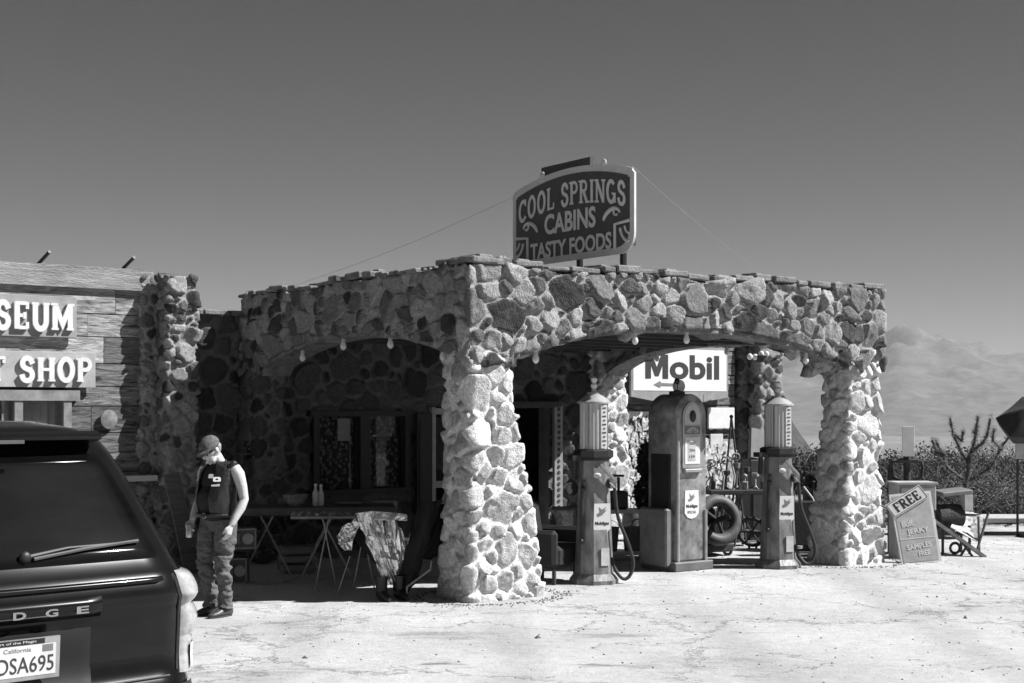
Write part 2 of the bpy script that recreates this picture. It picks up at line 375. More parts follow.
def frustum(mb, rects, res, crn=.12):
    """rects: list of (z, x0, x1, y0, y1); rounded-rectangle rings lofted between them"""
    z0, z1 = rects[0][0], rects[-1][0]; nz = max(2, int((z1 - z0) / res))
    per = 2 * ((rects[0][2] - rects[0][1]) + (rects[0][4] - rects[0][3])); n = int(per / res)
    rings = []
    zs = [q[0] for q in rects]
    for i in range(nz + 1):
        z = z0 + (z1 - z0) * i / nz
        x0, x1, y0, y1 = [float(np.interp(z, zs, [q[k] for q in rects])) for k in (1, 2, 3, 4)]
        w_, d_ = x1 - x0, y1 - y0; c = min(crn, w_ * .3, d_ * .3)
        # param around perimeter of rounded rect
        segs = [((x0 + c, y0), (x1 - c, y0)), 'c', ((x1, y0 + c), (x1, y1 - c)), 'c', ((x1 - c, y1), (x0 + c, y1)), 'c', ((x0, y1 - c), (x0, y0 + c)), 'c']
        ls = [w_ - 2 * c, c * 1.57, d_ - 2 * c, c * 1.57] * 2; T = sum(ls); cum = np.cumsum([0] + ls)
        cen = [None, (x1 - c, y0 + c, -90), None, (x1 - c, y1 - c, 0), None, (x0 + c, y1 - c, 90), None, (x0 + c, y0 + c, 180)]
        ring = []
        for k in range(n):
            t = T * k / n; j = min(7, int(np.searchsorted(cum, t, 'right')) - 1); f = (t - cum[j]) / ls[j]
            if j % 2 == 0:
                a, b = segs[j]; ring.append((a[0] + (b[0] - a[0]) * f, a[1] + (b[1] - a[1]) * f, z))
            else:
                cx, cy, a0 = cen[j]; an = R(a0 + 90 * f); ring.append((cx + c * math.cos(an), cy + c * math.sin(an), z))
        rings.append(ring)
    return mb.loft(rings)
# ------------------------------------------------------------------ ground and far country
def ground_mat():
    m = bpy.data.materials.new('pale_hardpan'); m.use_nodes = True; n = m.node_tree.nodes; l = m.node_tree.links; b = n['Principled BSDF']
    b.inputs['Roughness'].default_value = .95; b.inputs['Specular IOR Level'].default_value = .15
    tc = n.new('ShaderNodeTexCoord')
    def noise(sc, det=6, ro=.6, vec=None, stretch=None):
        x = n.new('ShaderNodeTexNoise'); x.inputs['Scale'].default_value = sc; x.inputs['Detail'].default_value = det; x.inputs['Roughness'].default_value = ro
        if stretch:
            mp = n.new('ShaderNodeMapping'); mp.inputs['Scale'].default_value = stretch; l.new(tc.outputs['Object'], mp.inputs[0]); l.new(mp.outputs[0], x.inputs[0])
        else: l.new(tc.outputs['Object'], x.inputs[0])
        return x
    def rng_(src, a, b_, c, d):
        x = n.new('ShaderNodeMapRange'); l.new(src, x.inputs[0]); x.inputs[1].default_value = a; x.inputs[2].default_value = b_; x.inputs[3].default_value = c; x.inputs[4].default_value = d; return x.outputs[0]
    def mul(a, b_):
        x = n.new('ShaderNodeMath'); x.operation = 'MULTIPLY'; l.new(a, x.inputs[0]); l.new(b_, x.inputs[1]); return x.outputs[0]
    big = rng_(noise(.35, 4).outputs[0], .35, .65, .38, .5)
    fine = rng_(noise(7, 12, .85).outputs[0], .3, .7, .74, 1.14)
    grit = rng_(noise(60, 3, .7).outputs[0], .30, .42, .62, 1.0)
    st = noise(.9, 8, .7, stretch=(.5, 1.4, 1)); stain = rng_(st.outputs[0], .57, .66, 1.0, .66)
    v = n.new('ShaderNodeTexVoronoi'); v.feature = 'DISTANCE_TO_EDGE'; v.inputs['Scale'].default_value = .8
    wn = noise(2.2, 6, .7); mixv = n.new('ShaderNodeVectorMath'); mixv.operation = 'MULTIPLY_ADD'
    l.new(wn.outputs['Color'], mixv.inputs[0]); mixv.inputs[1].default_value = (.9, .9, 0); l.new(tc.outputs['Object'], mixv.inputs[2]); l.new(mixv.outputs[0], v.inputs['Vector'])
    cr = rng_(v.outputs[0], .0, .012, .45, 1.0)
    cm = rng_(noise(.5, 3).outputs[0], .52, .6, 1.0, 0.0)
    mxx = n.new('ShaderNodeMath'); mxx.operation = 'MAXIMUM'; l.new(cr, mxx.inputs[0]); l.new(cm, mxx.inputs[1])
    v2 = n.new('ShaderNodeTexVoronoi'); v2.feature = 'DISTANCE_TO_EDGE'; v2.inputs['Scale'].default_value = .33
    w2 = n.new('ShaderNodeVectorMath'); w2.operation = 'MULTIPLY_ADD'; wn2 = noise(1.1, 9, .75); l.new(wn2.outputs['Color'], w2.inputs[0]); w2.inputs[1].default_value = (2.2, 2.2, 0); l.new(tc.outputs['Object'], w2.inputs[2]); l.new(w2.outputs[0], v2.inputs['Vector'])
    cr2 = rng_(v2.outputs[0], .0, .009, .4, 1.0)
    oil = rng_(noise(.62, 7, .62, stretch=(1, 2.3, 1)).outputs[0], .64, .70, 1.0, .42)
    track = n.new('ShaderNodeTexWave'); track.inputs['Scale'].default_value = .16; track.inputs['Distortion'].default_value = 3.5; track.inputs['Detail'].default_value = 4; track.inputs['Detail Scale'].default_value = .6
    l.new(tc.outputs['Object'], track.inputs[0]); trk = rng_(track.outputs[0], .0, .25, .86, 1.0)
    flakes = rng_(noise(22, 2, .5).outputs[0], .68, .74, 1.0, .5)
    l.new(mul(mul(mul(mul(mul(mul(mul(mul(big, fine), grit), stain), mxx.outputs[0]), cr2), oil), trk), flakes), b.inputs['Base Color'])
    h = n.new('ShaderNodeMath'); h.operation = 'ADD'; l.new(noise(3, 8, .7).outputs[0], h.inputs[0]); l.new(mul(mxx.outputs[0], fine), h.inputs[1])
    bp = n.new('ShaderNodeBump'); bp.inputs['Strength'].default_value = .55; bp.inputs['Distance'].default_value = .05; l.new(h.outputs[0], bp.inputs['Height']); l.new(bp.outputs[0], b.inputs['Normal'])
    return m
def desert_mat(name, sc=1.0, lo=.09, hi=.24):
    m = bpy.data.materials.new(name); m.use_nodes = True; n = m.node_tree.nodes; l = m.node_tree.links; b = n['Principled BSDF']
    b.inputs['Roughness'].default_value = 1; b.inputs['Specular IOR Level'].default_value = 0
    tc = n.new('ShaderNodeTexCoord')
    a = n.new('ShaderNodeTexNoise'); a.inputs['Scale'].default_value = .35 * sc; a.inputs['Detail'].default_value = 12; a.inputs['Roughness'].default_value = .8; l.new(tc.outputs['Object'], a.inputs[0])
    c = n.new('ShaderNodeTexNoise'); c.inputs['Scale'].default_value = .0022 * sc; c.inputs['Detail'].default_value = 8; c.inputs['Roughness'].default_value = .6; l.new(tc.outputs['Object'], c.inputs[0])
    r1 = n.new('ShaderNodeMapRange'); l.new(a.outputs[0], r1.inputs[0]); r1.inputs[1].default_value = .42; r1.inputs[2].default_value = .58; r1.inputs[3].default_value = lo; r1.inputs[4].default_value = hi
    r2 = n.new('ShaderNodeMapRange'); l.new(c.outputs[0], r2.inputs[0]); r2.inputs[1].default_value = .35; r2.inputs[2].default_value = .65; r2.inputs[3].default_value = .7; r2.inputs[4].default_value = 1.25
    mu = n.new('ShaderNodeMath'); mu.operation = 'MULTIPLY'; l.new(r1.outputs[0], mu.inputs[0]); l.new(r2.outputs[0], mu.inputs[1]); l.new(mu.outputs[0], b.inputs['Base Color'])
    return m
def terrain_z(x, y):
    r = np.hypot(x, y); yy = np.maximum(y, 0)
    z = np.interp(r, [0, 42, 90, 300, 1200, 4000, 7000, 16000], [0, 0, -3.2, -11, -45, -120, -110, 0])
    z = z + (fbm(np.stack([x / 60, y / 60, x * 0], -1), 4, 5) - .5) * np.clip((r - 45) / 200, 0, 1) * 7
    return z
ang = np.linspace(0, 2 * math.pi, 361)[:-1]; rad = np.concatenate([[.5], np.geomspace(3, 15000, 130)])
A_, R_ = np.meshgrid(ang, rad); X_ = (R_ * np.cos(A_)).ravel(); Y_ = (R_ * np.sin(A_)).ravel(); Z_ = terrain_z(X_, Y_) - .004
mb = MB(); mb.v = list(zip(X_, Y_, Z_)); nA = 360
mb.f = [(i * nA + k, i * nA + (k + 1) % nA, (i + 1) * nA + (k + 1) % nA, (i + 1) * nA + k) for i in range(len(rad) - 1) for k in range(nA)]
mb.f.append(tuple(range(nA)))
tag(mb.build('desert_ground', desert_mat('desert_soil'), smooth=True), kind='structure')
# pale hardpan of the forecourt
pts = []
for k in range(160):
    t = 2 * math.pi * k / 160; rr = 30 + 3.0 * math.sin(3 * t + 1) + 1.5 * math.sin(7 * t) + .5 * math.sin(19 * t)
    pts.append((rr * 1.15 * math.cos(t) + 2, 4 + rr * .78 * math.sin(t)))
mb = MB(); mb.v = [(x, y, .004) for x, y in pts]; mb.f = [tuple(range(160))]
tag(mb.build('forecourt', ground_mat()), kind='structure')
# concrete apron under the canopy
# mountains: ridge heights read against azimuth, on real far ground
def ridge(name, mtl, r0, r1, az0, az1, hfun, seed, rough=.35):
    na, nr = 420, 70; a = np.linspace(R(az0), R(az1), na); rr = np.linspace(r0, r1, nr)
    AA, RR = np.meshgrid(a, rr); x = RR * np.sin(AA); y = RR * np.cos(AA)
    t = (RR - r0) / (r1 - r0)
    crest = hfun(np.degrees(AA))
    prof = np.where(t < .6, (t / .6) ** 1.35, np.clip(1 - (t - .6) / .4, 0, 1))
    q = np.stack([x.ravel() / 620, y.ravel() / 620, x.ravel() * 0 + seed], -1)
    nz = fbm(q, 6, seed, .55).reshape(x.shape); rd = 1 - np.abs(2 * fbm(q * 1.7, 6, seed + 20, .55).reshape(x.shape) - 1) * 1.7
    edge = np.clip((AA - R(az0)) / R(2.5), 0, 1) * np.clip((R(az1) - AA) / R(2.5), 0, 1)
    z = -125 + crest * prof * edge * (1 - rough + rough * (nz + rd) * .9) + t * 0
    m_ = MB(); m_.v = list(zip(x.ravel(), y.ravel(), z.ravel()))
    m_.f = [(i * na + k, i * na + k + 1, (i + 1) * na + k + 1, (i + 1) * na + k) for i in range(nr - 1) for k in range(na - 1)]
    return tag(m_.build(name, mtl, smooth=True), kind='structure')
mtm = desert_mat('mountain_rock', .03, .09, .16)
def crest1(d):   # azimuth degrees -> height above base (m) for a range about 9 km off
    px = 512 + 1400 * np.tan(np.radians(d))
    yy = np.interp(px, [-200, 500, 740, 790, 830, 880, 897, 915, 940, 985, 1024, 1100, 1300, 1600], [398, 396, 372, 360, 352, 340, 331, 333, 342, 345, 350, 352, 340, 360])
    return (410 - yy) / 1400 * 9300 + 125
ridge('mountain_range', mtm, 6200, 11500, -35, 45, crest1, 3, .3)
def crest2(d):
    px = 512 + 1400 * np.tan(np.radians(d))
    return np.interp(px, [700, 740, 770, 786, 800, 815, 830, 850], [0, 10, 19, 22, 14, 6, 3, 0])
na, nr = 90, 30
mb = MB(); a = np.linspace(R(7), R(14.5), na); rr = np.linspace(420, 640, nr); AA, RR = np.meshgrid(a, rr)
xx, yy = RR * np.sin(AA), RR * np.cos(AA); t = (RR - 420) / 220
zz = terrain_z(xx.ravel(), yy.ravel()).reshape(xx.shape) - 2 + crest2(np.degrees(AA)) * np.sin(np.pi * t) ** .8 * (.8 + .4 * fbm(np.stack([xx.ravel() / 30, yy.ravel() / 30, xx.ravel() * 0], -1), 4, 2).reshape(xx.shape))
mb.v = list(zip(xx.ravel(), yy.ravel(), zz.ravel())); mb.f = [(i * na + k, i * na + k + 1, (i + 1) * na + k + 1, (i + 1) * na + k) for i in range(nr - 1) for k in range(na - 1)]
tag(mb.build('rocky_hill', desert_mat('hill_rock', 1, .03, .08), smooth=True), kind='structure')
# haze
mb = MB(); mb.box((0, 6000, 285), (34000, 34000, 870)); hz = mb.build('haze', None); tag(hz, kind='stuff')
hm = bpy.data.materials.new('haze_air'); hm.use_nodes = True; n = hm.node_tree.nodes; n.clear()
pv = n.new('ShaderNodeVolumePrincipled'); pv.inputs['Color'].default_value = (.66, .66, .66, 1); pv.inputs['Density'].default_value = 6.5e-5; pv.inputs['Anisotropy'].default_value = 0.0
om = n.new('ShaderNodeOutputMaterial'); hm.node_tree.links.new(pv.outputs[0], om.inputs['Volume']); hz.data.materials.append(hm)

# ------------------------------------------------------------------ the stone gas station
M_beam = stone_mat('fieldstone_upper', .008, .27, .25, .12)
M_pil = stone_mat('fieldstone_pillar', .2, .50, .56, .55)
M_wall = stone_mat('fieldstone_shaded', .01, .10, .14, .1)  # darker copy of the fieldstone, shade put into its colour
M_dark = mat('dark_void', .02, .9)
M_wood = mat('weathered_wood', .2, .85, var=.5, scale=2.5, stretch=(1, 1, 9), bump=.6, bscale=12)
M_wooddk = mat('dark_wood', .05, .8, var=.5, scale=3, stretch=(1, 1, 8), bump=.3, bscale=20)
M_white = mat('white_paint', .78, .6, var=.12, scale=5)
M_black = mat('black_paint', .02, .5, var=.3)
M_glass = mat('window_glass', .03, .04, var=0, spec=.8)

gs = thing('gas_station', 'old fieldstone gas station with arched stone canopy over the pumps', 'gas station', (OX, OY, 0), TH)
# arcade: one band of stonework running round three sides of the canopy
W_, D_, TK = 6.6, 5.5, .42
def arch_z(leg, s):
    if leg == 0:   # left side, s = b
        x = (s - 2.58) / 2.32; return 2.92 - .34 * min(1, abs(x)) ** 2.2 if abs(x) < 1 else 2.5
    if leg == 1:   # front, s = a
        x = (s - 3.22) / 2.66; return 2.965 - .38 * min(1, abs(x)) ** 2.2 if abs(x) < 1 else 2.5
    x = (s - 3.0) / 2.45
    return (2.99 - (.80 if x > 0 else .42) * (1 - math.sqrt(1 - abs(x) ** 2.4 * .98))) if abs(x) < 1 else (2.19 if x > 0 else 2.5)
def topz(leg, s): return 3.5 + (.05 * s / 6.6 if leg == 1 else .05 if leg == 2 else 0) + .02 * math.sin(s * 3 + leg)
rings = []
def add_cols(leg, n):
    for i in range(n + 1):
        f = i / n
        if leg == 0: po = (0, D_ * (1 - f)); pi = (TK, D_ - (D_ - TK) * f); s = po[1]
        elif leg == 1: po = (W_ * f, 0); pi = (TK + (W_ - 2 * TK) * f, TK); s = po[0]
        else: po = (W_, D_ * f); pi = (W_ - TK, TK + (D_ - TK) * f); s = po[1]
        if leg > 0 and i == 0: continue
        zb, zt = arch_z(leg, s), topz(leg, s)
        nf, ni = 64, 22; ring = [(po[0], po[1], zb + (zt - zb) * k / nf) for k in range(nf)]
        nt_ = 8; ring += [(po[0] + (pi[0] - po[0]) * k / nt_, po[1] + (pi[1] - po[1]) * k / nt_, zt) for k in range(nt_)]
        ring += [(pi[0], pi[1], zt + (zb - zt) * k / ni) for k in range(ni)]
        nb = 20; ring += [(pi[0] + (po[0] - pi[0]) * k / nb, pi[1] + (po[1] - pi[1]) * k / nb, zb) for k in range(nb)]
        rings.append(ring)
add_cols(0, 300); add_cols(1, 400); add_cols(2, 190)
mb = MB(); mb.loft(rings)
# loft direction makes faces point outward or inward: fix by bmesh
import bmesh
def fix_normals(o):
    bm = bmesh.new(); bm.from_mesh(o.data); bmesh.ops.recalc_face_normals(bm, faces=bm.faces); bm.to_mesh(o.data); bm.free(); o.data.update()
ar = mb.build('arcade_wall', M_beam, gs); fix_normals(ar); stonify(ar, .085, .23, .042, 21, gap=.021, offs=.02, aniso=.5)
for leg, s0, s1, m_ in ((0, .3, 4.9, 40), (1, .58, 5.86, 60), (2, .6, 5.4, 40)):
    mb = MB(); rr_ = []
    for i in range(m_ + 1):
        s = s0 + (s1 - s0) * i / m_; z = arch_z(leg, s)
        q0, q1 = (.035, TK + .02)
        pt = lambda q, zz: (q, s, zz) if leg == 0 else (s, q, zz) if leg == 1 else (W_ - q, s, zz)
        rr_.append([pt(q0, z + .02), pt(q1, z + .02), pt(q1, z - .05), pt(q0, z - .05)])
    mb.loft(rr_); o = mb.build('arch_soffit', mat('cast_concrete', .2, .95, var=.6, scale=7, bump=.8, bscale=18), gs); fix_normals(o); autosm(o)
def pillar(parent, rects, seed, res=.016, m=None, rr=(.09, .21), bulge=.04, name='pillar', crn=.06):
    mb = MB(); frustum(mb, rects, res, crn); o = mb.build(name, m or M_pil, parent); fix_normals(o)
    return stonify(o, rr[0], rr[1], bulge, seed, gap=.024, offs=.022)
# (z, a0, a1, b0, b1)
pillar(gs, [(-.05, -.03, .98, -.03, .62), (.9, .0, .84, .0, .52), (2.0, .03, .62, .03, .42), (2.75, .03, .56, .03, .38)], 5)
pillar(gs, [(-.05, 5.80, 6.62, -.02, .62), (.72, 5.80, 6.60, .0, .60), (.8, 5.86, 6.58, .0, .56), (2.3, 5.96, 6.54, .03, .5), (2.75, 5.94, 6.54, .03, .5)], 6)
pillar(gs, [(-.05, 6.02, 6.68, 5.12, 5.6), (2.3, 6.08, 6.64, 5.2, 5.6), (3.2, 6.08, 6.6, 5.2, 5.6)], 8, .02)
pillar(gs, [(-.05, .28, .88, .4, .98), (2.9, .2, .62, .3, .8)], 18, .03, name='sun_block_pier')  # unseen pier, added to block the sun slipping in behind the corner pillar
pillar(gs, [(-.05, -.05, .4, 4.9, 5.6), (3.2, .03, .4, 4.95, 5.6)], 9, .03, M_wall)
# back wall with openings
def wall_grid(parent, a0, a1, z0, z1, b, res, holes, mtl, seed, rr=(.12, .27), name='stone_wall'):
    nx, nz = int((a1 - a0) / res), int((z1 - z0) / res); mb = MB()
    mb.v = [(a0 + (a1 - a0) * i / nx, b, z0 + (z1 - z0) * j / nz) for j in range(nz + 1) for i in range(nx + 1)]
    for j in range(nz):
        for i in range(nx):
            x, z = a0 + (a1 - a0) * (i + .5) / nx, z0 + (z1 - z0) * (j + .5) / nz
            if any(h[0] < x < h[1] and h[2] < z < h[3] for h in holes): continue
            k = j * (nx + 1) + i; mb.f.append((k, k + 1, k + nx + 2, k + nx + 1))
    o = mb.build(name, mtl, parent)
    return stonify(o, rr[0], rr[1], .06, seed, gap=.04, offs=.04)
WIN = (1.12, 2.62, .86, 1.92); DR1 = (3.0, 3.9, 0, 2.05); DR2 = (4.4, 5.3, 0, 2.05)
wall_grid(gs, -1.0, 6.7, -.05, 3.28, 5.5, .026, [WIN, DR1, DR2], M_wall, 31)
mb = MB()   # wall body behind the stones, open where the doors and window are
for x0, x1, z0, z1 in ((-1.3, 1.12, 0, 3.2), (1.12, 2.62, 0, .86), (1.12, 2.62, 1.92, 3.2), (2.62, 3.0, 0, 3.2), (3.0, 3.9, 2.05, 3.2), (3.9, 4.4, 0, 3.2), (4.4, 5.3, 2.05, 3.2), (5.3, 9.7, 0, 3.2)):
    mb.box(((x0 + x1) / 2, 5.66, (z0 + z1) / 2), (x1 - x0, .26, z1 - z0))
mb.box((4.2, 10.0, 1.6), (11.0, .2, 3.2)); mb.box((-1.4, 7.8, 1.6), (.2, 4.2, 3.2)); mb.box((9.8, 7.8, 1.6), (.2, 4.2, 3.2))
mb.build('masonry_core', mat('rough_mortar', .18, .95, bump=.4), gs)
mb = MB(); mb.box((4.2, 7.8, .02), (11, 4.2, .03)); mb.build('floor', mat('shop_floor', .15, .8), gs)
mb = MB(); mb.box((3.3, 2.9, 3.13), (5.9, 5.1, .12)); mb.box((4.2, 7.8, 3.24), (11.0, 4.4, .1)); mb.build('roof', mat('tar_roof', .06, .95, bump=.4), gs)
mb = MB()
for i in range(7): mb.box((3.3, .75 + i * .72, 3.0), (5.75, .1, .14))
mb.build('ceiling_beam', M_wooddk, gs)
# coping of flat slabs
mb = MB(); rnd = random.Random(4)
def slabs(p0, p1, zf, inward):
    Ln = math.dist(p0, p1); s = 0; d = ((p1[0] - p0[0]) / Ln, (p1[1] - p0[1]) / Ln)
    while s < Ln:
        l_ = rnd.uniform(.16, .46); l_ = min(l_, Ln - s + .03); t = rnd.uniform(.04, .085); wd = rnd.uniform(.42, .54); o_ = rnd.uniform(-.05, .02)
        cx, cy = p0[0] + d[0] * (s + l_ / 2) + inward[0] * (o_ + wd / 2), p0[1] + d[1] * (s + l_ / 2) + inward[1] * (o_ + wd / 2)
        an = math.atan2(d[1], d[0])
        mb.box((cx, cy, zf(s) + t / 2 + .018), (l_ - .02, wd, t), (rnd.uniform(-.05, .05), rnd.uniform(-.04, .04), an + rnd.uniform(-.05, .05)), .014)
        if rnd.random() < .25: mb.box((cx, cy, zf(s) + t + .03), (l_ * .5, wd * .5, .04), (0, 0, an + .2), .01)
        s += l_ + rnd.choice((0, 0, .01, .05))
slabs((0, 5.5), (0, 0), lambda s: topz(0, 5.5 - s), (1, 0)); slabs((0, 0), (6.6, 0), lambda s: topz(1, s), (0, 1)); slabs((6.6, .4), (6.6, 5.5), lambda s: topz(2, s), (-1, 0))
mb.build('coping', mat('coping_stone', .2, .9, var=.7, scale=3, bump=.8, bscale=30), gs)
mb = MB()
s = -.95
while s < .0:
    l_ = rnd.uniform(.2, .4); mb.box((s + l_ / 2, 5.6, 3.3), (l_ - .02, .4, .07), (0, 0, 0), .012); s += l_
mb.build('coping', MATS['coping_stone'], gs)
# window: frame, panes, curtain
wn = MB(); a0, a1, z0, z1 = WIN
for x in (a0, 1.905, a1): wn.box((x, 5.47, (z0 + z1) / 2), (.09 if x != 1.905 else .16, .12, z1 - z0 + .1))
wn.box(((a0 + a1) / 2, 5.465, z0 - .02), (a1 - a0 + .2, .16, .07)); wn.box(((a0 + a1) / 2, 5.465, z1 + .03), (a1 - a0 + .2, .13, .08))
wo_ = wn.build('window', mat('dark_frame', .03, .6), gs)
def lace():
    m = bpy.data.materials.new('lace_curtain'); m.use_nodes = True; n = m.node_tree.nodes; l = m.node_tree.links; b = n['Principled BSDF']; b.inputs['Roughness'].default_value = .9
    tc = n.new('ShaderNodeTexCoord'); v = n.new('ShaderNodeTexVoronoi'); v.inputs['Scale'].default_value = 17; l.new(tc.outputs['Object'], v.inputs[0])
    r_ = n.new('ShaderNodeValToRGB'); r_.color_ramp.elements[0].color = (.6,) * 3 + (1,); r_.color_ramp.elements[1].color = (.1,) * 3 + (1,); r_.color_ramp.elements[0].position = .15; r_.color_ramp.elements[1].position = .55
    l.new(v.outputs[0], r_.inputs[0]); l.new(r_.outputs[0], b.inputs['Base Color']); return m
LACE = lace()
for x0, x1 in ((a0 + .03, 1.83), (1.98, a1 - .03)):
    mb = MB(); mb.box(((x0 + x1) / 2, 5.56, (z0 + z1) / 2), (x1 - x0, .006, z1 - z0)); mb.build('pane', mat('clear_pane', .9, .02, var=0, trans=1.0, ior=1.3), wo_)
    mb = MB(); n_ = 40
    rr = [[(x0 + (x1 - x0) * i / n_, 5.62 + .015 * math.sin(i * 1.3), z0 + (z1 - z0) * j) for i in range(n_ + 1)] for j in (0, 1)]
    mb.loft(rr, cap=False, closed=False); mb.build('curtain', LACE, wo_)
# left door: pale frame half open; right door: dark opening with carved post
mb = MB()
for x in (3.04, 3.36): mb.box((x, 5.42, 1.02), (.07, .1, 2.04))
mb.box((3.2, 5.42, 1.98), (.38, .1, .09)); mb.box((3.2, 5.42, .9), (.26, .06, .1)); mb.box((3.2, 5.42, .3), (.26, .06, .5))
d_ = mb.build('door', mat('pale_door', .5, .6, var=.2), gs)
mb = MB(); mb.box((3.2, 5.41, 1.42), (.26, .02, .95)); mb.build('pane', M_glass, d_)
mb = MB(); mb.box((2.86, 5.36, 1.0), (.26, .05, 1.9)); mb.box((2.86, 5.33, 1.0), (.18, .02, 1.75)); mb.build('shutter', mat('dark_frame'), gs)
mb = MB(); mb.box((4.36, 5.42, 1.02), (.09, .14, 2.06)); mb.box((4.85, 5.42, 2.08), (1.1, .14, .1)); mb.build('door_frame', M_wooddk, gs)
mb = MB(); mb.box((5.36, 5.38, 1.03), (.16, .06, 2.06)); po_ = mb.build('carved_post', mat('grey_board', .3, .8), gs)
for i in range(22): MB().tube([(5.36, 5.34, .12 + i * .09), (5.36, 5.352, .12 + i * .09)], .028, 8).build('rosette', M_wooddk, po_)

# ------------------------------------------------------------------ museum wing on the left
mu = thing('museum_building', 'weathered plank museum building with stone end pillar left of the canopy', 'building', (OX, OY, 0), TH)
rnd = random.Random(9)
z = 0
pm = [mat('siding_%s' % k, v, .85, var=.45, scale=3, stretch=(1, 1, 10), bump=.8, bscale=14) for k, v in (('worn', .24), ('grey', .34), ('dark', .15), ('bleached', .42))]
rows = []
z = 0; zs = []
while z < 3.75: h = rnd.choice((.25, .29, .34)); zs.append((z, min(h, 3.78 - z))); z += h
zs[-1] = (zs[-1][0], 3.80 - zs[-1][0])
boards = Boards()
WM = (-4.6, -2.38, 1.25, 2.13)
for z0_, h in zs:
    s = -9.2
    while s < -1.3:
        l_ = rnd.uniform(.7, 2.4); e = min(s + l_, -1.25); k = rnd.choice((0, 0, 1, 1, 2, 3))
        segs = [(s, e)]
        if z0_ + h > WM[2] and z0_ < WM[3]:
            segs = [(a, b) for a, b in ((s, min(e, WM[0])), (max(s, WM[1]), e)) if b - a > .02]
        for a, b in segs: boards.box(((a + b) / 2, 5.5 + rnd.uniform(-.008, .008), z0_ + h / 2), (b - a - .008, .05, h - .012), (rnd.uniform(-.01, .01), 0, 0))
        s += l_
first = None
WOODM = wood_mat('plank_siding'); boards.build('wood_siding', WOODM, mu)
mb = MB(); mb.box((-5.2, 5.44, 3.66), (7.9, .05, .25)); mb.box((-5.2, 5.6, 3.80), (7.8, .24, .03), (R(0), 0, 0)); mb.build('fascia_board', pm[1], mu)
mb = MB()
for x0, x1, z0, z1 in ((-9.2, WM[0], 0, 3.75), (WM[0], WM[1], 0, WM[2]), (WM[0], WM[1], WM[3], 3.75), (WM[1], -1.3, 0, 3.75)): mb.box(((x0 + x1) / 2, 5.62, (z0 + z1) / 2), (x1 - x0, .14, z1 - z0))
mb.box((-5.2, 9.6, 1.85), (8, .2, 3.7)); mb.box((-9.2, 7.6, 1.85), (.2, 4, 3.7)); mb.box((-1.25, 7.7, 1.85), (.2, 4, 3.7)); mb.box((-5.2, 7.7, 3.6), (8, 4.0, .12))
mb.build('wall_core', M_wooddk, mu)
for a in (-2.62, -1.53):
    mb = MB(); mb.tube([(a - .05, 5.9, 3.75), (a + .05, 5.5, 3.97)], .022, 8); mb.build('roof_rod', M_black, mu)
mb = MB(); a0, a1, z0, z1 = WM
for x in (a0, -3.58 + .6, a1): mb.box((x, 5.43, (z0 + z1) / 2), (.1, .09, z1 - z0 + .1))
mb.box(((a0 + a1) / 2, 5.42, z1 + .05), (a1 - a0 + .3, .1, .13)); mb.box(((a0 + a1) / 2, 5.42, z0 - .04), (a1 - a0 + .2, .14, .07))
wf = mb.build('window', mat('window_trim', .25, .7, var=.4), mu)
mb = MB(); mb.box(((a0 + a1) / 2, 5.5, (z0 + z1) / 2), (a1 - a0, .006, z1 - z0)); mb.build('pane', mat('clear_pane'), wf)
mb = MB(); n_ = 160; rr = [[(a0 + (a1 - a0) * i / n_, 5.56 + .02 * math.sin(i * .9), z0 + (z1 - z0) * j) for i in range(n_ + 1) ] for j in (0, 1)]
mb.loft(rr, cap=False, closed=False); mb.build('curtain', mat('white_curtain', .75, .9, var=.2, scale=8), wf)
for dx in (-.35, .35): MB().box(((a0 + a1) / 2 + dx, 5.48, (z0 + z1) / 2), (.04, .02, z1 - z0)).build('glazing_bar', mat('window_trim'), wf)
pillar(mu, [(-.05, -1.22, -.76, 5.06, 5.6), (1.2, -1.2, -.77, 5.1, 5.6), (3.72, -1.18, -.77, 5.12, 5.6)], 12, .018, M_beam, rr=(.07, .15), bulge=.045, crn=.05)
pillar(mu, [(-.05, -1.44, -1.1, 5.42, 5.6), (3.74, -1.42, -1.1, 5.43, 5.6)], 13, .018, M_beam, rr=(.07, .15), bulge=.04, crn=.04, name='stone_strip')
mb = MB(); mb.box((-1.55, 5.3, 1.13), (.5, .28, .07)); mb.build('shelf', M_white, mu)
tag(mb and MB().lathe([(.001, -.04), (.12, -.035), (.155, -.01), (.15, .01), (.06, .035), (.001, .045)], 28, M=Matrix.Rotation(R(90), 4, 'X')).build('hubcap', mat('dull_hubcap', .27, .4, metal=.2, var=.4, scale=12), smooth='auto'), 'round dented hubcap nailed to the plank museum wall', 'hubcap')
hc = bpy.data.objects['hubcap']; hc.location = L(-1.84, 5.42, 1.88); hc.rotation_euler = (0, 0, TH); hc.scale = (.72, .5, .8)
def wall_sign(name, label, a0, a1, z0, z1, txt, th, tw, bv):
    t = thing(name, label, 'sign', L((a0 + a1) / 2, 5.40, (z0 + z1) / 2), TH)
    mb = MB(); mb.box((0, 0, 0), (a1 - a0, .04, z1 - z0), None, .004); mb.build('board', mat('sign_board_' + name, bv, .7, var=.2, scale=4, bump=.1), t)
    serif_text(txt, th, mat('raised_letter_white', .82, .6, var=.08), t, face_M(((a1 - a0) / 2 - .05 - tw / 2, -.028, 0), (1, 0, 0), (0, 0, 1)), ext=.034, thick=.22, thin=.13, width=tw)
    return t
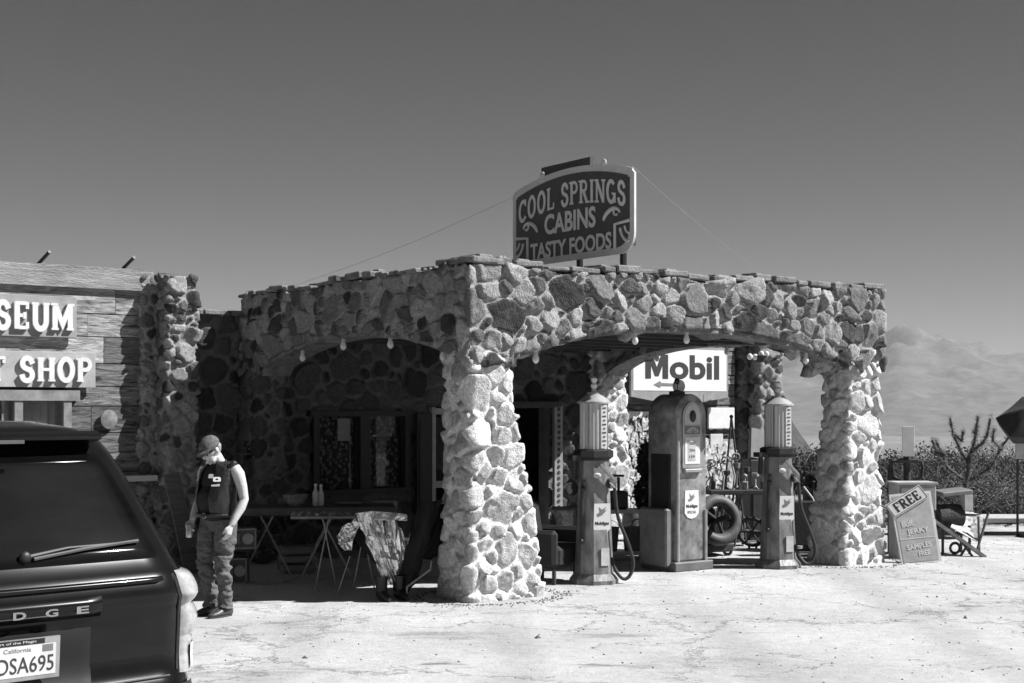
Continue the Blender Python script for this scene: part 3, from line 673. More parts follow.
# positions read on the wall plane: U-S-E-U-M ends at a = -2.45; SHOP ends at a = -2.3
wall_sign('museum_sign', 'wooden sign with raised white letters reading MUSEUM', -3.93, -2.27, 2.90, 3.41, 'MUSEUM', .33, 1.5, .34)
wall_sign('gift_shop_sign', 'pale board with raised white letters reading GIFT SHOP', -4.06, -2.03, 2.28, 2.72, 'GIFT SHOP', .295, 1.85, .42)

# ------------------------------------------------------------------ wooden annex on the right
an = thing('wooden_annex', 'log sided annex with stone end pillar behind the pumps', 'building', (OX, OY, 0), TH)
rnd = random.Random(19); boards = Boards()
z = 0
while z < 3.7:
    h = rnd.choice((.16, .2, .22)); boards.box((7.98, 5.48 + rnd.uniform(-.01, .01), z + h / 2), (2.7, .06, h - .02)); z += h
boards.build('wood_siding', WOODM, an)
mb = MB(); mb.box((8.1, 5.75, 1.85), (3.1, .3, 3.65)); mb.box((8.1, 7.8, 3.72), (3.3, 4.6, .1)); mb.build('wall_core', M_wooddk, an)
pillar(an, [(-.05, 9.58, 10.3, 5.05, 5.65), (3.7, 9.62, 10.2, 5.18, 5.65)], 14, .025, M_beam, rr=(.09, .2))
pillar(an, [(-.05, 9.36, 9.66, 5.36, 5.6), (3.7, 9.38, 9.66, 5.38, 5.6)], 15, .025, M_wall, rr=(.09, .2), name='stone_strip')  # strip in the darkened stone: the pillar's shade is partly in its colour
# ------------------------------------------------------------------ signs
t = thing('mobil_sign', 'large white Mobil sign with shallow pointed base on the annex wall', 'sign', L(7.93, 5.36, -.08), TH)
t['label'] = 'large white sign reading Mobil on the annex wall'
mb = MB(); mb.prism([(-1.1, 2.30), (0, 2.14), (1.1, 2.30), (1.1, 3.14), (-1.1, 3.14)], 0, .05, face_M((0, 0, 0), (1, 0, 0), (0, 0, 1))); mb.build('frame', mat('grey_frame', .3, .6), t)
mb = MB(); mb.prism([(-1.06, 2.4), (1.06, 2.4), (1.06, 3.1), (-1.06, 3.1)], .05, .056, face_M((0, 0, 0), (1, 0, 0), (0, 0, 1))); mb.build('face_panel', mat('enamel_white', .85, .35, var=.04), t)
MBF = face_M((0, -.056, 0), (1, 0, 0), (0, 0, 1)); MLET = mat('sign_black', .03, .6)
text_obj('obil', .41, MLET, t, MBF @ Matrix.Translation((.31, 2.8, 0)), ext=.003, off=.03, width=1.14)
mb = MB(); mb.prism([(x * .50 - .80, y * .40 + 2.6) for x, y in ((0, 0), (.24, 0), (.24, .58), (.42, .1), (.58, .1), (.76, .58), (.76, 0), (1, 0), (1, 1), (.7, 1), (.5, .46), (.3, 1), (0, 1))], 0, .006, MBF); mb.build('lettering', MLET, t)
mb = MB(); mb.prism([(-.62, 2.5), (-.48, 2.56), (-.46, 2.53), (-.1, 2.52), (-.1, 2.48), (-.46, 2.48), (-.48, 2.45)], .056, .062, face_M((0, 0, 0), (1, 0, 0), (0, 0, 1))); mb.build('arrow', mat('dull_grey', .2, .6), t)
t.name = 'brand_sign'
# roof sign
rs = thing('roof_sign', 'arched dark rooftop sign reading COOL SPRINGS CABINS TASTY FOODS', 'sign', L(2.25, 0, -.04), TH)
# local: runs along +b; readable from the -a side; right = -b direction
Ls = 2.32
FM = face_M((0, Ls / 2, 3.83), (0, -1, 0), (0, 0, 1))
def sign_outline(inset):
    hw = Ls / 2 - inset; b0 = inset; pts = []
    pts += [(-hw, b0)] + [(hw - .22 + .22 * math.sin(R(t_)), b0 + .22 - .22 * math.cos(R(t_))) for t_ in range(0, 91, 15)]
    pts += [(hw, .90 - inset * .6), (hw - .04, .935 - inset)]
    pts += [(x, .94 - inset + .17 * math.cos(x / hw * math.pi / 2) ** .8) for x in np.linspace(hw * .97, -hw * .97, 25)]
    pts += [(-hw, .92 - inset)]
    return pts
mb = MB(); mb.prism(sign_outline(0), -.03, 0, FM); mb.build('frame', mat('sign_frame_grey', .75, .55, var=.12), rs)
mb = MB(); mb.prism(sign_outline(.075), 0, .006, FM); mb.build('face_panel', mat('sign_dark_panel', .075, .5, var=.2), rs)
LET = mat('sign_letter', .88, .6, var=.05)
def P_(dx, dy): return face_M(FM @ Vector((dx, dy, .007)), (0, -1, 0), (0, 0, 1))
serif_text('COOL SPRINGS', .27, LET, rs, P_(0, .80), ext=.006, thick=.17, thin=.09, width=2.06, path=lambda x, y: (x, y - .12 * (x / 1.0) ** 2))
def hand(txt, h, wid, dy, dx=0):
    text_obj(txt, h, LET, rs, P_(dx, dy), ext=.004, off=.028, width=wid)
hand('CABINS', .25, .98, .475); hand('TASTY FOODS', .2, 1.55, .17)
for sg in (-1, 1):   # scroll flourishes and corner fans
    mb = MB(); M1 = P_(sg * .76, .47)
    pl = [(.16 * math.cos(R(a)) * (1 - a / 700) * sg - .0, .06 * math.sin(R(a * 1.4))) for a in range(0, 200, 14)]
    mb.tube([M1 @ Vector((x, y, .004)) for x, y in pl], [.012 + .014 * math.sin(math.pi * i / (len(pl) - 1)) for i in range(len(pl))], 6)
    mb.tube([M1 @ Vector((x * sg, y, .004)) for x, y in arc(.1, .02, .045, .04, 0, 300, 12)], .014, 6)
    mb.build('flourish', LET, rs)
    mb = MB(); M1 = P_(sg * 1.085, .075)
    mb.tube([M1 @ Vector((-sg * .25, -.02, .002)), M1 @ Vector((-sg * .25, .27, .002)), M1 @ Vector((0, .29, .002))], .02, 6)
    mb.tube([M1 @ Vector((-sg * x, y, .002)) for x, y in arc(-.02, .25, .18, .2, -10, -80, 8)], .018, 6)
    mb.tube([M1 @ Vector((-sg * x, y, .002)) for x, y in arc(-.02, .25, .10, .11, -10, -80, 8)], .014, 6)
    mb.build('corner_fan', LET, rs)
mb = MB(); mb.box((.1, 1.15, 4.32), (.05, 2.1, .8), None, .01); mb.box((.1, 1.35, 4.98), (.05, .95, .12)); mb.build('rear_board', mat('sign_back', .06, .7), rs)
for b in (.35, 1.15, 2.0):
    mb = MB(); mb.tube([(.14, b, 3.1), (.14, b, 4.7)], .04, 8); mb.build('post', M_black, rs)
for x in (-.55, .62):
    mb = MB(); mb.ell((0, Ls / 2 - x, 3.83 + .94 + .17 * math.cos(x / 1.16 * math.pi / 2) ** .8 + .02), (.02, .05, .045)); mb.build('knob', MATS['sign_frame_grey'], rs)
# guy wires
def wire(label, p0, p1):
    mb = MB(); mb.tube([Vector(p0).lerp(Vector(p1), i / 8) - Vector((0, 0, .06 * math.sin(math.pi * i / 8))) for i in range(9)], .0022, 5)
    tag(mb.build('guy_wire', mat('wire_steel', .3, .4)), label, 'wire', 'guy wires of the roof sign')
wire('thin guy wire from the roof sign down to the right parapet', L(2.25, .05, 4.78), L(4.6, .1, 3.62))
wire('thin guy wire running from the roof sign left to the shaded parapet', L(2.3, 2.3, 4.72), L(.15, 4.2, 3.6))

# ------------------------------------------------------------------ bulbs under the arches
def bulb():
    t = thing('light_bulb', 'x', 'light bulb', (0, 0, 0), 0, 'bare bulbs hung along the canopy arches')
    MB().lathe([(.02, 0), (.026, -.005), (.026, -.06), (.02, -.065)], 12).build('socket', mat('bulb_socket', .5, .5), t, smooth='auto')
    MB().lathe([(.001, -.175), (.02, -.168), (.036, -.145), (.038, -.12), (.026, -.085), (.02, -.06)], 14).build('glass', mat('bulb_glass', .8, .1, var=.05, spec=.7), t, smooth=True)
    return t
b0 = bulb(); first = True
blist = [(1, .93, 'hanging bulb beside the tall corner pillar at the front arch'), (1, 2.35, 'hanging bulb in the front arch above the left pump'), (1, 3.15, 'hanging bulb at the crown of the front arch'), (1, 5.05, 'hanging bulb low on the right end of the front arch, the left of two'), (1, 5.2, 'hanging bulb low on the right end of the front arch, the right of two'),
         (0, .75, 'hanging bulb in the shaded arch nearest the tall corner pillar'), (0, 1.85, 'hanging bulb at the shaded arch, second from the corner pillar'), (0, 2.95, 'hanging bulb at the shaded arch, third from the corner pillar'), (0, 4.0, 'hanging bulb in the shaded arch farthest from the corner pillar'),
         (2, 4.1, 'dim bulb hanging before the white sign on its left edge'), (2, 2.6, 'dim bulb hanging in front of the white sign letters'), (2, 1.3, 'dim bulb hanging at the right arch toward the front')]
for i, (leg, s, lb) in enumerate(blist):
    z = arch_z(leg, s) - .015
    p = L(.16, s, z) if leg == 0 else L(s, .1, z) if leg == 1 else L(6.3, s, z)
    o = b0 if i == 0 else dup(b0)
    o.location = p; o['label'] = lb; o.scale = (1.0,) * 3
# ------------------------------------------------------------------ gas pumps
GP = mat('pump_paint', .21, .42, var=.65, scale=7, spec=.5, bump=.25, bscale=22, stretch=(1, 1, .45))
GPL = mat('pump_paint_light', .34, .4, var=.3, scale=5)
CYL = mat('pump_glass', .55, .08, var=.25, scale=2, stretch=(14, 14, .3), spec=.8)
def nozzle(t, p, q, m):
    mb = MB(); p = Vector(p); q = Vector(q); mb.tube([p, p.lerp(q, .4), q], [.016, .024, .02], 8); d = (q - p)
    mb.tube([q + Vector((0, 0, -.02)), q + Vector((.02, 0, -.1)), q.lerp(p, .4) + Vector((.01, 0, -.1))], .008, 6)
    return mb.build('nozzle', m, t, smooth='auto')
def visible_pump(label, loc, rz):
    t = thing('gas_pump', label, 'gas pump', loc, rz, 'antique gas pumps under the canopy')
    def octo(w_, d_, z, c=.28): 
        x, y = w_ / 2, d_ / 2; c = c * w_
        return [(-x + c, -y, z), (x - c, -y, z), (x, -y + c, z), (x, y - c, z), (x - c, y, z), (-x + c, y, z), (-x, y - c, z), (-x, -y + c, z)]
    MB().loft([octo(.52, .52, 0), octo(.52, .52, .05), octo(.47, .47, .09), octo(.42, .42, .12)]).build('base', GP, t)
    MB().loft([octo(.41, .41, .12), octo(.31, .31, 1.42)]).build('column', GP, t)
    MB().loft([octo(.31, .31, 1.42), octo(.41, .41, 1.46), octo(.41, .41, 1.53), octo(.34, .34, 1.55)]).build('collar', M_black, t)
    gm = MB(); gm.loft([[((.152 if k % 2 else .165) * math.cos(2 * math.pi * k / 44), (.152 if k % 2 else .165) * math.sin(2 * math.pi * k / 44), z) for k in range(44)] for z in (1.55, 2.08)]); gm.build('measuring_cylinder', CYL, t)
    mb = MB()
    for k in range(4):
        a = R(45 + 90 * k); mb.tube([(.165 * math.cos(a), .165 * math.sin(a), 1.54), (.165 * math.cos(a), .165 * math.sin(a), 2.1)], .01, 6)
    mb.build('cage_rod', mat('steel_dull', .35, .35, metal=.8), t)
    mb = MB(); mb.box((.055, -.165, 1.81), (.075, .01, .5)); sc_ = mb.build('gallon_scale', M_white, t)
    mb = MB()
    for i in range(10): mb.box((.055, -.1725, 1.6 + i * .047), (.045 if i % 2 else .025, .004, .012))
    mb.build('graduation', M_black, sc_)
    MB().lathe([(.16, 2.075), (.195, 2.075), (.195, 2.095), (.15, 2.13), (.085, 2.18), (.08, 2.205), (.001, 2.21)], 32).build('cap', mat('pump_cap', .4, .45), t, smooth='auto')
    MB().lathe([(.03, 2.2), (.03, 2.23), (.018, 2.235), (.035, 2.26), (.04, 2.29), (.022, 2.315), (.036, 2.34), (.036, 2.365), (.001, 2.39)], 14).build('finial', M_white, t, smooth='auto')
    # shield decal, hose, nozzle, pipe on the left side
    def yf(z): return -(.205 - .05 * (z - .12) / 1.3) - .004
    sh = MB(); M1 = face_M((.02, yf(.76) + .002, .76), (1, 0, 0), (0, -.038, 1))
    sh.prism([(-.1, .17), (.1, .17), (.105, -.12), (.06, -.16), (0, -.18), (-.06, -.16), (-.105, -.12)], 0, .008, M1); so_ = sh.build('shield', M_white, t)
    text_obj('Mobilgas', .05, M_black, so_, M1 @ Matrix.Translation((0, -.06, .008)), ext=.002, off=.02, width=.17)
    mb = MB(); mb.prism([(-.05, .02), (.0, .04), (.06, .1), (.02, .09), (.05, .13), (-.01, .1), (-.04, .13), (-.03, .07), (-.07, .05)], .008, .011, M1); mb.build('winged_mark', mat('dull_grey', .2), so_)
    mb = MB(); mb.box((.05, yf(.3) - .004, .32), (.1, .012, .2)); mb.build('data_plate', mat('plate_pale', .6, .5), t)
    mb = MB(); mb.ell((-.03, yf(1.25), 1.25), (.05, .008, .03)); mb.build('badge', mat('plate_pale'), t, smooth=True)
    nozzle(t, (-.02, -.22, 1.38), (.16, -.22, 1.2), mat('steel_dull'))
    mb = MB(); mb.box((.15, -.17, 1.16), (.07, .1, .12), None, .01); mb.build('nozzle_bracket', mat('steel_dull'), t)
    pts = [(.17, -.2, 1.18), (.18, -.2, 1.0), (.22, -.2, .75), (.33, -.21, .48), (.40, -.21, .25), (.36, -.21, .1), (.28, -.2, .06), (.2, -.16, .16), (.17, -.12, .3)]
    mb = MB(); sm = []
    for i in range(len(pts) - 1):
        p0, p1, p2, p3 = [Vector(pts[min(max(j, 0), len(pts) - 1)]) for j in (i - 1, i, i + 1, i + 2)]
        for k in range(6):
            u = k / 6; sm.append(.5 * ((2 * p1) + (p2 - p0) * u + (2 * p0 - 5 * p1 + 4 * p2 - p3) * u * u + (3 * p1 - p0 - 3 * p2 + p3) * u ** 3))
    sm.append(Vector(pts[-1])); mb.tube(sm, .021, 10); mb.build('hose', mat('hose_rubber', .03, .6), t, smooth='auto')
    mb = MB(); mb.tube([(-.21, -.12, .5), (-.2, -.12, 1.1), (-.17, -.1, 1.2)], .018, 8); mb.ell((-.21, -.12, .5), (.03, .03, .03)); mb.ell((-.19, -.12, 1.1), (.03, .03, .03)); mb.build('hand_lever', M_black, t, smooth='auto')
    mb = MB(); mb.box((-.24, .0, 1.45), (.12, .16, .06)); mb.tube([(-.24, 0, 1.42), (-.25, 0, 1.2)], .03, 8); mb.build('valve', M_black, t)
    return t
Yl = gd(583); visible_pump('tall antique gas pump with glass cylinder, nearest the big corner pillar', (gx(594, Yl), Yl, 0), TH * .55)
Yr = gd(567.5); p2 = visible_pump('tall antique gas pump with glass cylinder beside the right stone pillar', (gx(778, Yr), Yr, 0), TH * .5); p2.scale = (1.02, 1.02, .99)
# middle pump: streamlined cabinet with round shoulders
Ym = gd(571) + .25
t = thing('gas_pump', 'round shouldered dark gas pump cabinet standing between the two glass cylinder pumps', 'gas pump', (gx(677, Ym), Ym, 0), TH, 'antique gas pumps under the canopy')
hw, hd = .265, .26
def arch_poly(w_, h0, h1, n=24, z0=.12):
    return [(-w_, z0), (w_, z0), (w_, h0)] + [(w_ * math.cos(R(a)), h0 + (h1 - h0) * math.sin(R(a)) ** 1) for a in np.linspace(8, 172, n)] + [(-w_, h0)]
FMp = face_M((0, -hd, 0), (1, 0, 0), (0, 0, 1))
prof = arch_poly(hw, 1.93, 2.2)
def inset_poly(pl, k): 
    c = (0, 1.1); return [(x * (1 - k / hw), c[1] + (y - c[1]) * (1 - k / 1.05)) for x, y in pl]
mb = MB(); rr = []
for y, k in ((0, .03), (.012, .008), (.03, 0), (2 * hd - .03, 0), (2 * hd - .012, .008), (2 * hd, .03)):
    rr.append([(x, -hd + y, z) for x, z in inset_poly(prof, k)])
mb.loft(rr); ob = mb.build('cabinet', mat('pump_cabinet', .27, .36, var=.7, scale=6, bump=.15, bscale=10, spec=.6), t); fix_normals(ob); autosm(ob)
for x in (-.235, .235):
    mb = MB(); mb.tube([(x, -hd - .005, .12), (x, -hd - .005, .75 if x > 0 else 1.9)], .025, 8); mb.build('trim_strip', GPL, t, smooth='auto')
mb = MB(); mb.box((0, 0, .06), (.66, .64, .12), None, .015); mb.build('plinth', mat('plinth_grey', .14, .6, var=.3), t)
mb = MB(); mb.prism([(-.16, 1.28), (.16, 1.28), (.16, 1.9)] + [(.16 * math.cos(R(a)), 1.9 + .2 * math.sin(R(a))) for a in range(10, 171, 10)] + [(-.16, 1.9)], 0, .018, FMp); dl = mb.build('dial_bezel', mat('bezel_steel', .42, .35, metal=.4), t)
mb = MB(); mb.prism([(-.13, 1.82), (.13, 1.82), (.13, 1.9)] + [(.13 * math.cos(R(a)), 1.9 + .17 * math.sin(R(a))) for a in range(10, 171, 10)] + [(-.13, 1.9)], .018, .022, FMp); mb.build('dial_face', mat('plate_pale'), dl)
mb = MB(); mb.ell((0, -hd - .03, 1.92), (.05, .02, .075)); mb.build('sight_glass', M_black, dl, smooth=True)
mb = MB(); mb.prism([(-.13, 1.70), (.13, 1.70), (.13, 1.80), (-.13, 1.80)], .018, .022, FMp); fn = mb.build('fan_panel', mat('dull_grey', .2), dl)
mb = MB()
for k in range(9):
    a = R(20 + k * 17.5); mb.prism([(.02 * math.cos(a), .02 * math.sin(a)), (.105 * math.cos(a - .06), .085 * math.sin(a - .06)), (.105 * math.cos(a + .06), .085 * math.sin(a + .06))], .0225, .026, FMp @ Matrix.Translation((0, 1.705, 0)))
mb.build('fan_ray', M_white, fn)
mb = MB(); mb.prism([(-.125, 1.33), (.125, 1.33), (.125, 1.66), (-.125, 1.66)], .018, .024, FMp); mb.build('meter_window', M_white, dl)
mb = MB(); mb.prism([(-.08, 1.37), (.05, 1.37), (.05, 1.62), (-.08, 1.62)], .024, .028, FMp); mw = mb.build('meter_card', mat('card_grey', .55, .5), dl)
for zt_, tx in ((1.585, '000'), (1.5, '204'), (1.42, '159')): text_obj(tx, .035, M_black, dl, FMp @ Matrix.Translation((-.015, zt_, .029)), ext=.001, width=.09, name='price_digits')
mb = MB(); mb.box((0, -hd - .03, 1.245), (.3, .05, .05), None, .01); mb.build('ledge', mat('bezel_steel'), dl)
sh = MB(); sh.prism([(-.115, 1.0), (.115, 1.0), (.12, .72), (.07, .665), (0, .645), (-.07, .665), (-.12, .72)], 0, .01, FMp); s_ = sh.build('shield', M_white, t)
text_obj('Mobilgas', .055, M_black, s_, FMp @ Matrix.Translation((0, .80, .01)), ext=.002, off=.02, width=.19)
text_obj('SPECIAL', .035, mat('dull_grey'), s_, FMp @ Matrix.Translation((0, .73, .01)), ext=.002, off=.01, width=.15)
mb = MB(); mb.prism([(-.05, .86), (.0, .875), (.06, .93), (.02, .92), (.05, .96), (-.01, .93), (-.04, .965), (-.03, .9), (-.07, .885)], .01, .013, FMp); mb.build('winged_mark', mat('dull_grey'), s_)
mb = MB(); mb.box((-hw - .07, .02, .42), (.13, .5, .72), None, .02); mb.build('side_bin', mat('bin_grey', .2, .5, var=.3), t)
mb = MB(); mb.box((-hw - .002, 0, 1.0), (.03, .36, .9), None, .01); mb.build('side_panel', M_black, t)
mb = MB(); mb.lathe([(.1, 2.19), (.1, 2.23), (.04, 2.24), (.04, 2.25)], 16); mb.tube([(0, 0, 2.24), (0, 0, 2.36)], .012, 6); mb.ell((0, 0, 2.36), (.035, .035, .045)); mb.build('globe_mount', M_black, t, smooth='auto')
mb = MB(); mb.lathe([(.001, -.02), (.08, -.03), (.085, 0), (.08, .03), (.001, .02)], 24, M=Matrix.Translation((.05, .02, 2.30)) @ Matrix.Rotation(R(90), 4, 'X')); mb.build('globe', mat('plate_pale'), t, smooth='auto')
pts = [(hw + .02, 0, 1.55), (hw + .07, -.02, 1.3), (hw + .1, -.04, .95), (hw + .1, -.05, .75), (hw + .04, -.05, .65), (hw, -.05, .8)]
mb = MB(); mb.tube(pts, .02, 8); mb.build('hose', mat('hose_rubber'), t, smooth='auto')
# ------------------------------------------------------------------ person
SK = mat('skin', .6, .5, var=.16, scale=14, bump=.15, bscale=30); HAIR = mat('grey_hair', .35, .9, var=.4, scale=60)
px_, Yp = 219, gd(616)
t = thing('person', 'man in cap, dark leather vest and jeans looking down beside the parked car', 'person', (gx(px_, Yp), Yp, 0), math.atan2(-.8, -.6))
mb = MB()
def cap(pts, rs, n=14): mb.tube(pts, rs, n)
# torso, neck, head
mb.ell((-.01, 0, .96), (.12, .15, .10)); mb.ell((.03, 0, 1.12), (.14, .15, .15)); mb.ell((.0, 0, 1.30), (.125, .175, .17)); mb.ell((-.01, 0, 1.42), (.10, .17, .07))
cap([(-.02, 0, 1.40), (.01, 0, 1.50), (.05, 0, 1.56)], [.075, .066, .062])
HC = Vector((.10, 0, 1.615)); HR = Matrix.Translation(HC) @ Matrix.Rotation(R(35), 4, 'Y')
mb.ell((0, 0, .02), (.098, .076, .105), M=HR); mb.ell((.045, 0, -.055), (.05, .052, .06), M=HR); mb.ell((-.02, 0, .0), (.08, .074, .09), M=HR)
mb.tube([HR @ Vector(q) for q in ((.09, 0, .025), (.118, 0, -.01), (.108, 0, -.03))], [.01, .017, .012], 8)   # nose
for s in (-1, 1):
    mb.ell((-.005, s * .078, -.002), (.02, .011, .032), M=HR)
    mb.ell((.088, s * .033, .018), (.012, .016, .009), M=HR)
    mb.ell((.075, s * .03, .04), (.025, .03, .009), M=HR)
mb.ell((.089, 0, -.058), (.013, .026, .007), M=HR); mb.ell((.085, 0, -.071), (.013, .022, .007), M=HR)
mb.ell((.078, 0, -.098), (.02, .026, .018), M=HR)
arms = {1: [(-.02, .19, 1.44), (-.035, .235, 1.38), (-.05, .27, 1.26), (-.06, .29, 1.14), (-.02, .285, 1.06), (.04, .275, .97), (.08, .265, .90)],
        -1: [(-.01, -.19, 1.44), (-.01, -.23, 1.38), (-.02, -.265, 1.27), (-.02, -.28, 1.16), (.03, -.275, 1.07), (.09, -.255, .98), (.13, -.24, .93)]}
for s in (1, -1): cap(arms[s], [.062, .064, .052, .045, .048, .038, .029])
def hand_(W, D, side, palm_n, curl, grip=False):
    W = Vector(W); D = Vector(D).normalized(); N = Vector(palm_n); N = (N - D * N.dot(D)).normalized(); S = D.cross(N)
    mb.loft([[tuple(W + D * a + S * (b * w_) + N * (c * .017)) for b, c in ((-1, 0), (-.7, .8), (0, 1), (.7, .8), (1, 0), (.7, -.8), (0, -1), (-.7, -.8))] for a, w_ in ((-.02, .026), (.02, .034), (.06, .042), (.095, .04))])
    for k, (o, ln) in enumerate(((-.031, .072), (-.011, .083), (.010, .078), (.030, .062))):
        p = W + D * .085 + S * o; pts = [p - D * .02, p]; d = D.copy(); an = 0
        for f in (.42, .32, .26):
            an += curl; d2 = D * math.cos(R(an)) + N * math.sin(R(an)); p = p + d2 * ln * f * 1.05; pts.append(p)
        mb.tube(pts, [.0095, .0098, .009, .0082, .0068], 8)
    th = -1 if side > 0 else 1
    p = W + D * .02 + S * th * .03; mb.tube([p - S * th * .01, p + D * .03 + S * th * .018 + N * .012, p + D * .062 + S * th * .02 + N * .024, p + D * .082 + S * th * .012 + N * .034], [.014, .013, .0105, .008], 8)
hand_((.08, .265, .90), (.3, -.12, -1), 1, (.2, -1, 0), 16)
hand_((.13, -.24, .93), (.45, .1, -1), -1, (.5, 1, -.1), 42)
body = mb.build('body', SK, t); fix_normals(body)
bake(body, [('REMESH', dict(mode='VOXEL', voxel_size=.0062)), ('SMOOTH', dict(factor=.5, iterations=2))])
# clothes: jeans
mb = MB()
legs = {1: [(0, .095, .94), (.01, .105, .80), (.02, .105, .66), (.045, .10, .52), (.03, .098, .40), (.0, .09, .25), (-.005, .09, .13), (.005, .09, .075)],
        -1: [(0, -.095, .94), (.03, -.11, .80), (.055, -.115, .66), (.085, -.115, .53), (.05, -.12, .40), (.005, -.125, .25), (-.02, -.125, .13), (-.01, -.125, .075)]}
for s in (1, -1): mb.tube(legs[s], [.112, .106, .092, .082, .076, .072, .073, .079], 20)
mb.ell((-.015, 0, .93), (.145, .185, .13)); mb.ell((.01, 0, 1.0), (.152, .178, .06))
jn = mb.build('jeans', mat('worn_denim', .13, .9, var=.4, scale=9, bump=.5, bscale=60), t); fix_normals(jn)
bake(jn, [('REMESH', dict(mode='VOXEL', voxel_size=.009)), ('SMOOTH', dict(factor=.5, iterations=3))])
wrinkle(jn, .05, (9, 9, 19), 3, lambda c: np.clip((1.0 - c[:, 2]) * 1.8, .15, .9))
# shirt and vest
mb = MB(); mb.ell((.05, 0, 1.13), (.175, .185, .17), 24, 16); mb.ell((.005, 0, 1.30), (.155, .2, .18), 24, 16); mb.ell((-.01, 0, 1.43), (.115, .185, .07), 24, 12); mb.ell((.02, 0, 1.01), (.178, .192, .10), 24, 12)
mb.tube([(-.02, 0, 1.42), (.005, 0, 1.50)], [.10, .078], 20)
sh = mb.build('shirt', mat('black_shirt', .018, .9, var=.3), t); fix_normals(sh); bake(sh, [('REMESH', dict(mode='VOXEL', voxel_size=.009)), ('SMOOTH', dict(factor=.5, iterations=2))]); wrinkle(sh, .012, (12, 12, 14), 5)
mb = MB(); n_ = 44; rings = []
for z, rx, ry, cx in ((.97, .178, .205, .01), (1.05, .186, .205, .03), (1.15, .192, .205, .04), (1.25, .182, .21, .025), (1.33, .172, .215, .01), (1.39, .158, .218, .0), (1.445, .135, .208, -.01), (1.475, .11, .165, -.012), (1.50, .09, .11, -.012)):
    rings.append([(cx + rx * math.cos(a), ry * math.sin(a), z) for a in np.linspace(R(24), R(336), n_)])
mb.loft(rings, cap=False, closed=False)
for s_ in (1, -1):   # frayed yoke over the shoulder
    mb.tube([(-.01, s_ * .155, 1.475), (-.015, s_ * .215, 1.445)], [.052, .062], 14)
vs = mb.build('vest', mat('black_leather', .022, .38, var=.4, scale=12, bump=.4, bscale=30, spec=.6), t, smooth=True); fix_normals(vs)
bake(vs, [('SUBSURF', dict(levels=2)), ('SOLIDIFY', dict(thickness=.006))]); wrinkle(vs, .014, (9, 9, 12), 8)
def patch(x, y, z, w_, h_, v, name, label=None):
    nrm = Vector((x - .02, y, .1)).normalized(); rt = Vector((-nrm.y, nrm.x, 0)).normalized(); M1 = face_M((x, y, z), rt, nrm.cross(rt))
    mb = MB(); mb.prism([(-w_, -h_ * .8), (-w_ * .7, -h_), (w_ * .7, -h_), (w_, -h_ * .8), (w_, h_ * .8), (w_ * .7, h_), (-w_ * .7, h_), (-w_, h_ * .8)], 0, .006, M1); o = mb.build(name, mat('patch_%d' % int(v * 100), v, .8), vs); return M1
M1 = patch(.150, .142, 1.335, .036, .024, .7, 'patch'); mb = MB(); mb.ell((0, 0, .007), (.014, .009, .003), M=M1); mb.build('emblem', M_black, bpy.data.objects['patch'] if 'patch' in bpy.data.objects else vs)
patch(.165, .138, 1.28, .04, .012, .4, 'patch'); patch(.178, .088, 1.365, .022, .022, .5, 'patch'); patch(.165, -.12, 1.33, .03, .02, .5, 'patch')
mb = MB(); mb.tube([(.03 + .182 * math.cos(R(a)), .196 * math.sin(R(a)), .985) for a in range(0, 361, 15)], .014, 8, flat=1.6); bl = mb.build('belt', M_black, t)
mb = MB(); mb.torus(.026, .005, Matrix.Translation((.215, .03, .985)) @ Matrix.Rotation(R(90), 4, 'Y'), 16, 6); mb.build('buckle', mat('steel_dull'), bl)
# shoes
for s in (1, -1):
    x0, y0 = (.0, .09) if s > 0 else (-.015, -.125)
    mb = MB(); mb.loft([[(x0 + x, y0 + wd * math.cos(a), max(.014, zc + hh * math.sin(a))) for a in np.linspace(0, 2 * math.pi, 17)[:-1]] for x, wd, zc, hh in ((-.085, .02, .045, .03), (-.075, .035, .06, .05), (-.03, .042, .065, .06), (.04, .043, .055, .05), (.1, .048, .042, .036), (.16, .046, .035, .028), (.2, .028, .03, .018), (.212, .008, .028, .01))])
    mb.tube([(x0 - .02, y0, .07), (x0 - .02, y0, .16)], [.052, .056], 14)
    sh_ = mb.build('shoe', mat('boot_leather', .06, .4, var=.5, bump=.2), t, smooth=True); bake(sh_, [('SUBSURF', dict(levels=1))])
    mb = MB(); mb.prism([(x0 + .065 + .15 * math.cos(a), y0 + (.05 if math.cos(a) > 0 else .04) * math.sin(a)) for a in np.linspace(0, 2 * math.pi, 21)[:-1]], .0, .02); mb.build('sole', mat('sole_rubber', .05, .8), sh_)
# cap, hair, glasses, beard
mb = MB(); mb.ell((-.008, 0, .055), (.112, .09, .085), 24, 14, M=HR); cp = mb.build('cap', mat('cap_cloth', .11, .9, var=.75, scale=26), t, smooth=True)
mb = MB(); rr = []
for s_, x in ((1, .02), (.98, .09), (.85, .14), (.5, .175), (.1, .183)): rr.append([HR @ Vector((x - abs(q) * .03, q * .082 * s_, .062 + .018 * (1 - q * q) - (x - .02) * .22)) for q in np.linspace(-1, 1, 13)])
mb.loft(rr, cap=False, closed=False); br = mb.build('brim', MATS['cap_cloth'], cp, smooth=True); bake(br, [('SOLIDIFY', dict(thickness=.005))])
mb = MB(); mb.ell((-.05, 0, .0), (.058, .079, .07), M=HR); hr = mb.build('hair', HAIR, t, smooth=True); wrinkle(hr, .012, (60, 60, 60), 4)
mb = MB(); mb.ell((.05, 0, -.085), (.05, .054, .036), M=HR); bd = mb.build('beard', mat('white_beard', .5, .95, var=.4, scale=70), t, smooth=True); wrinkle(bd, .012, (70, 70, 70), 6)
mb = MB()
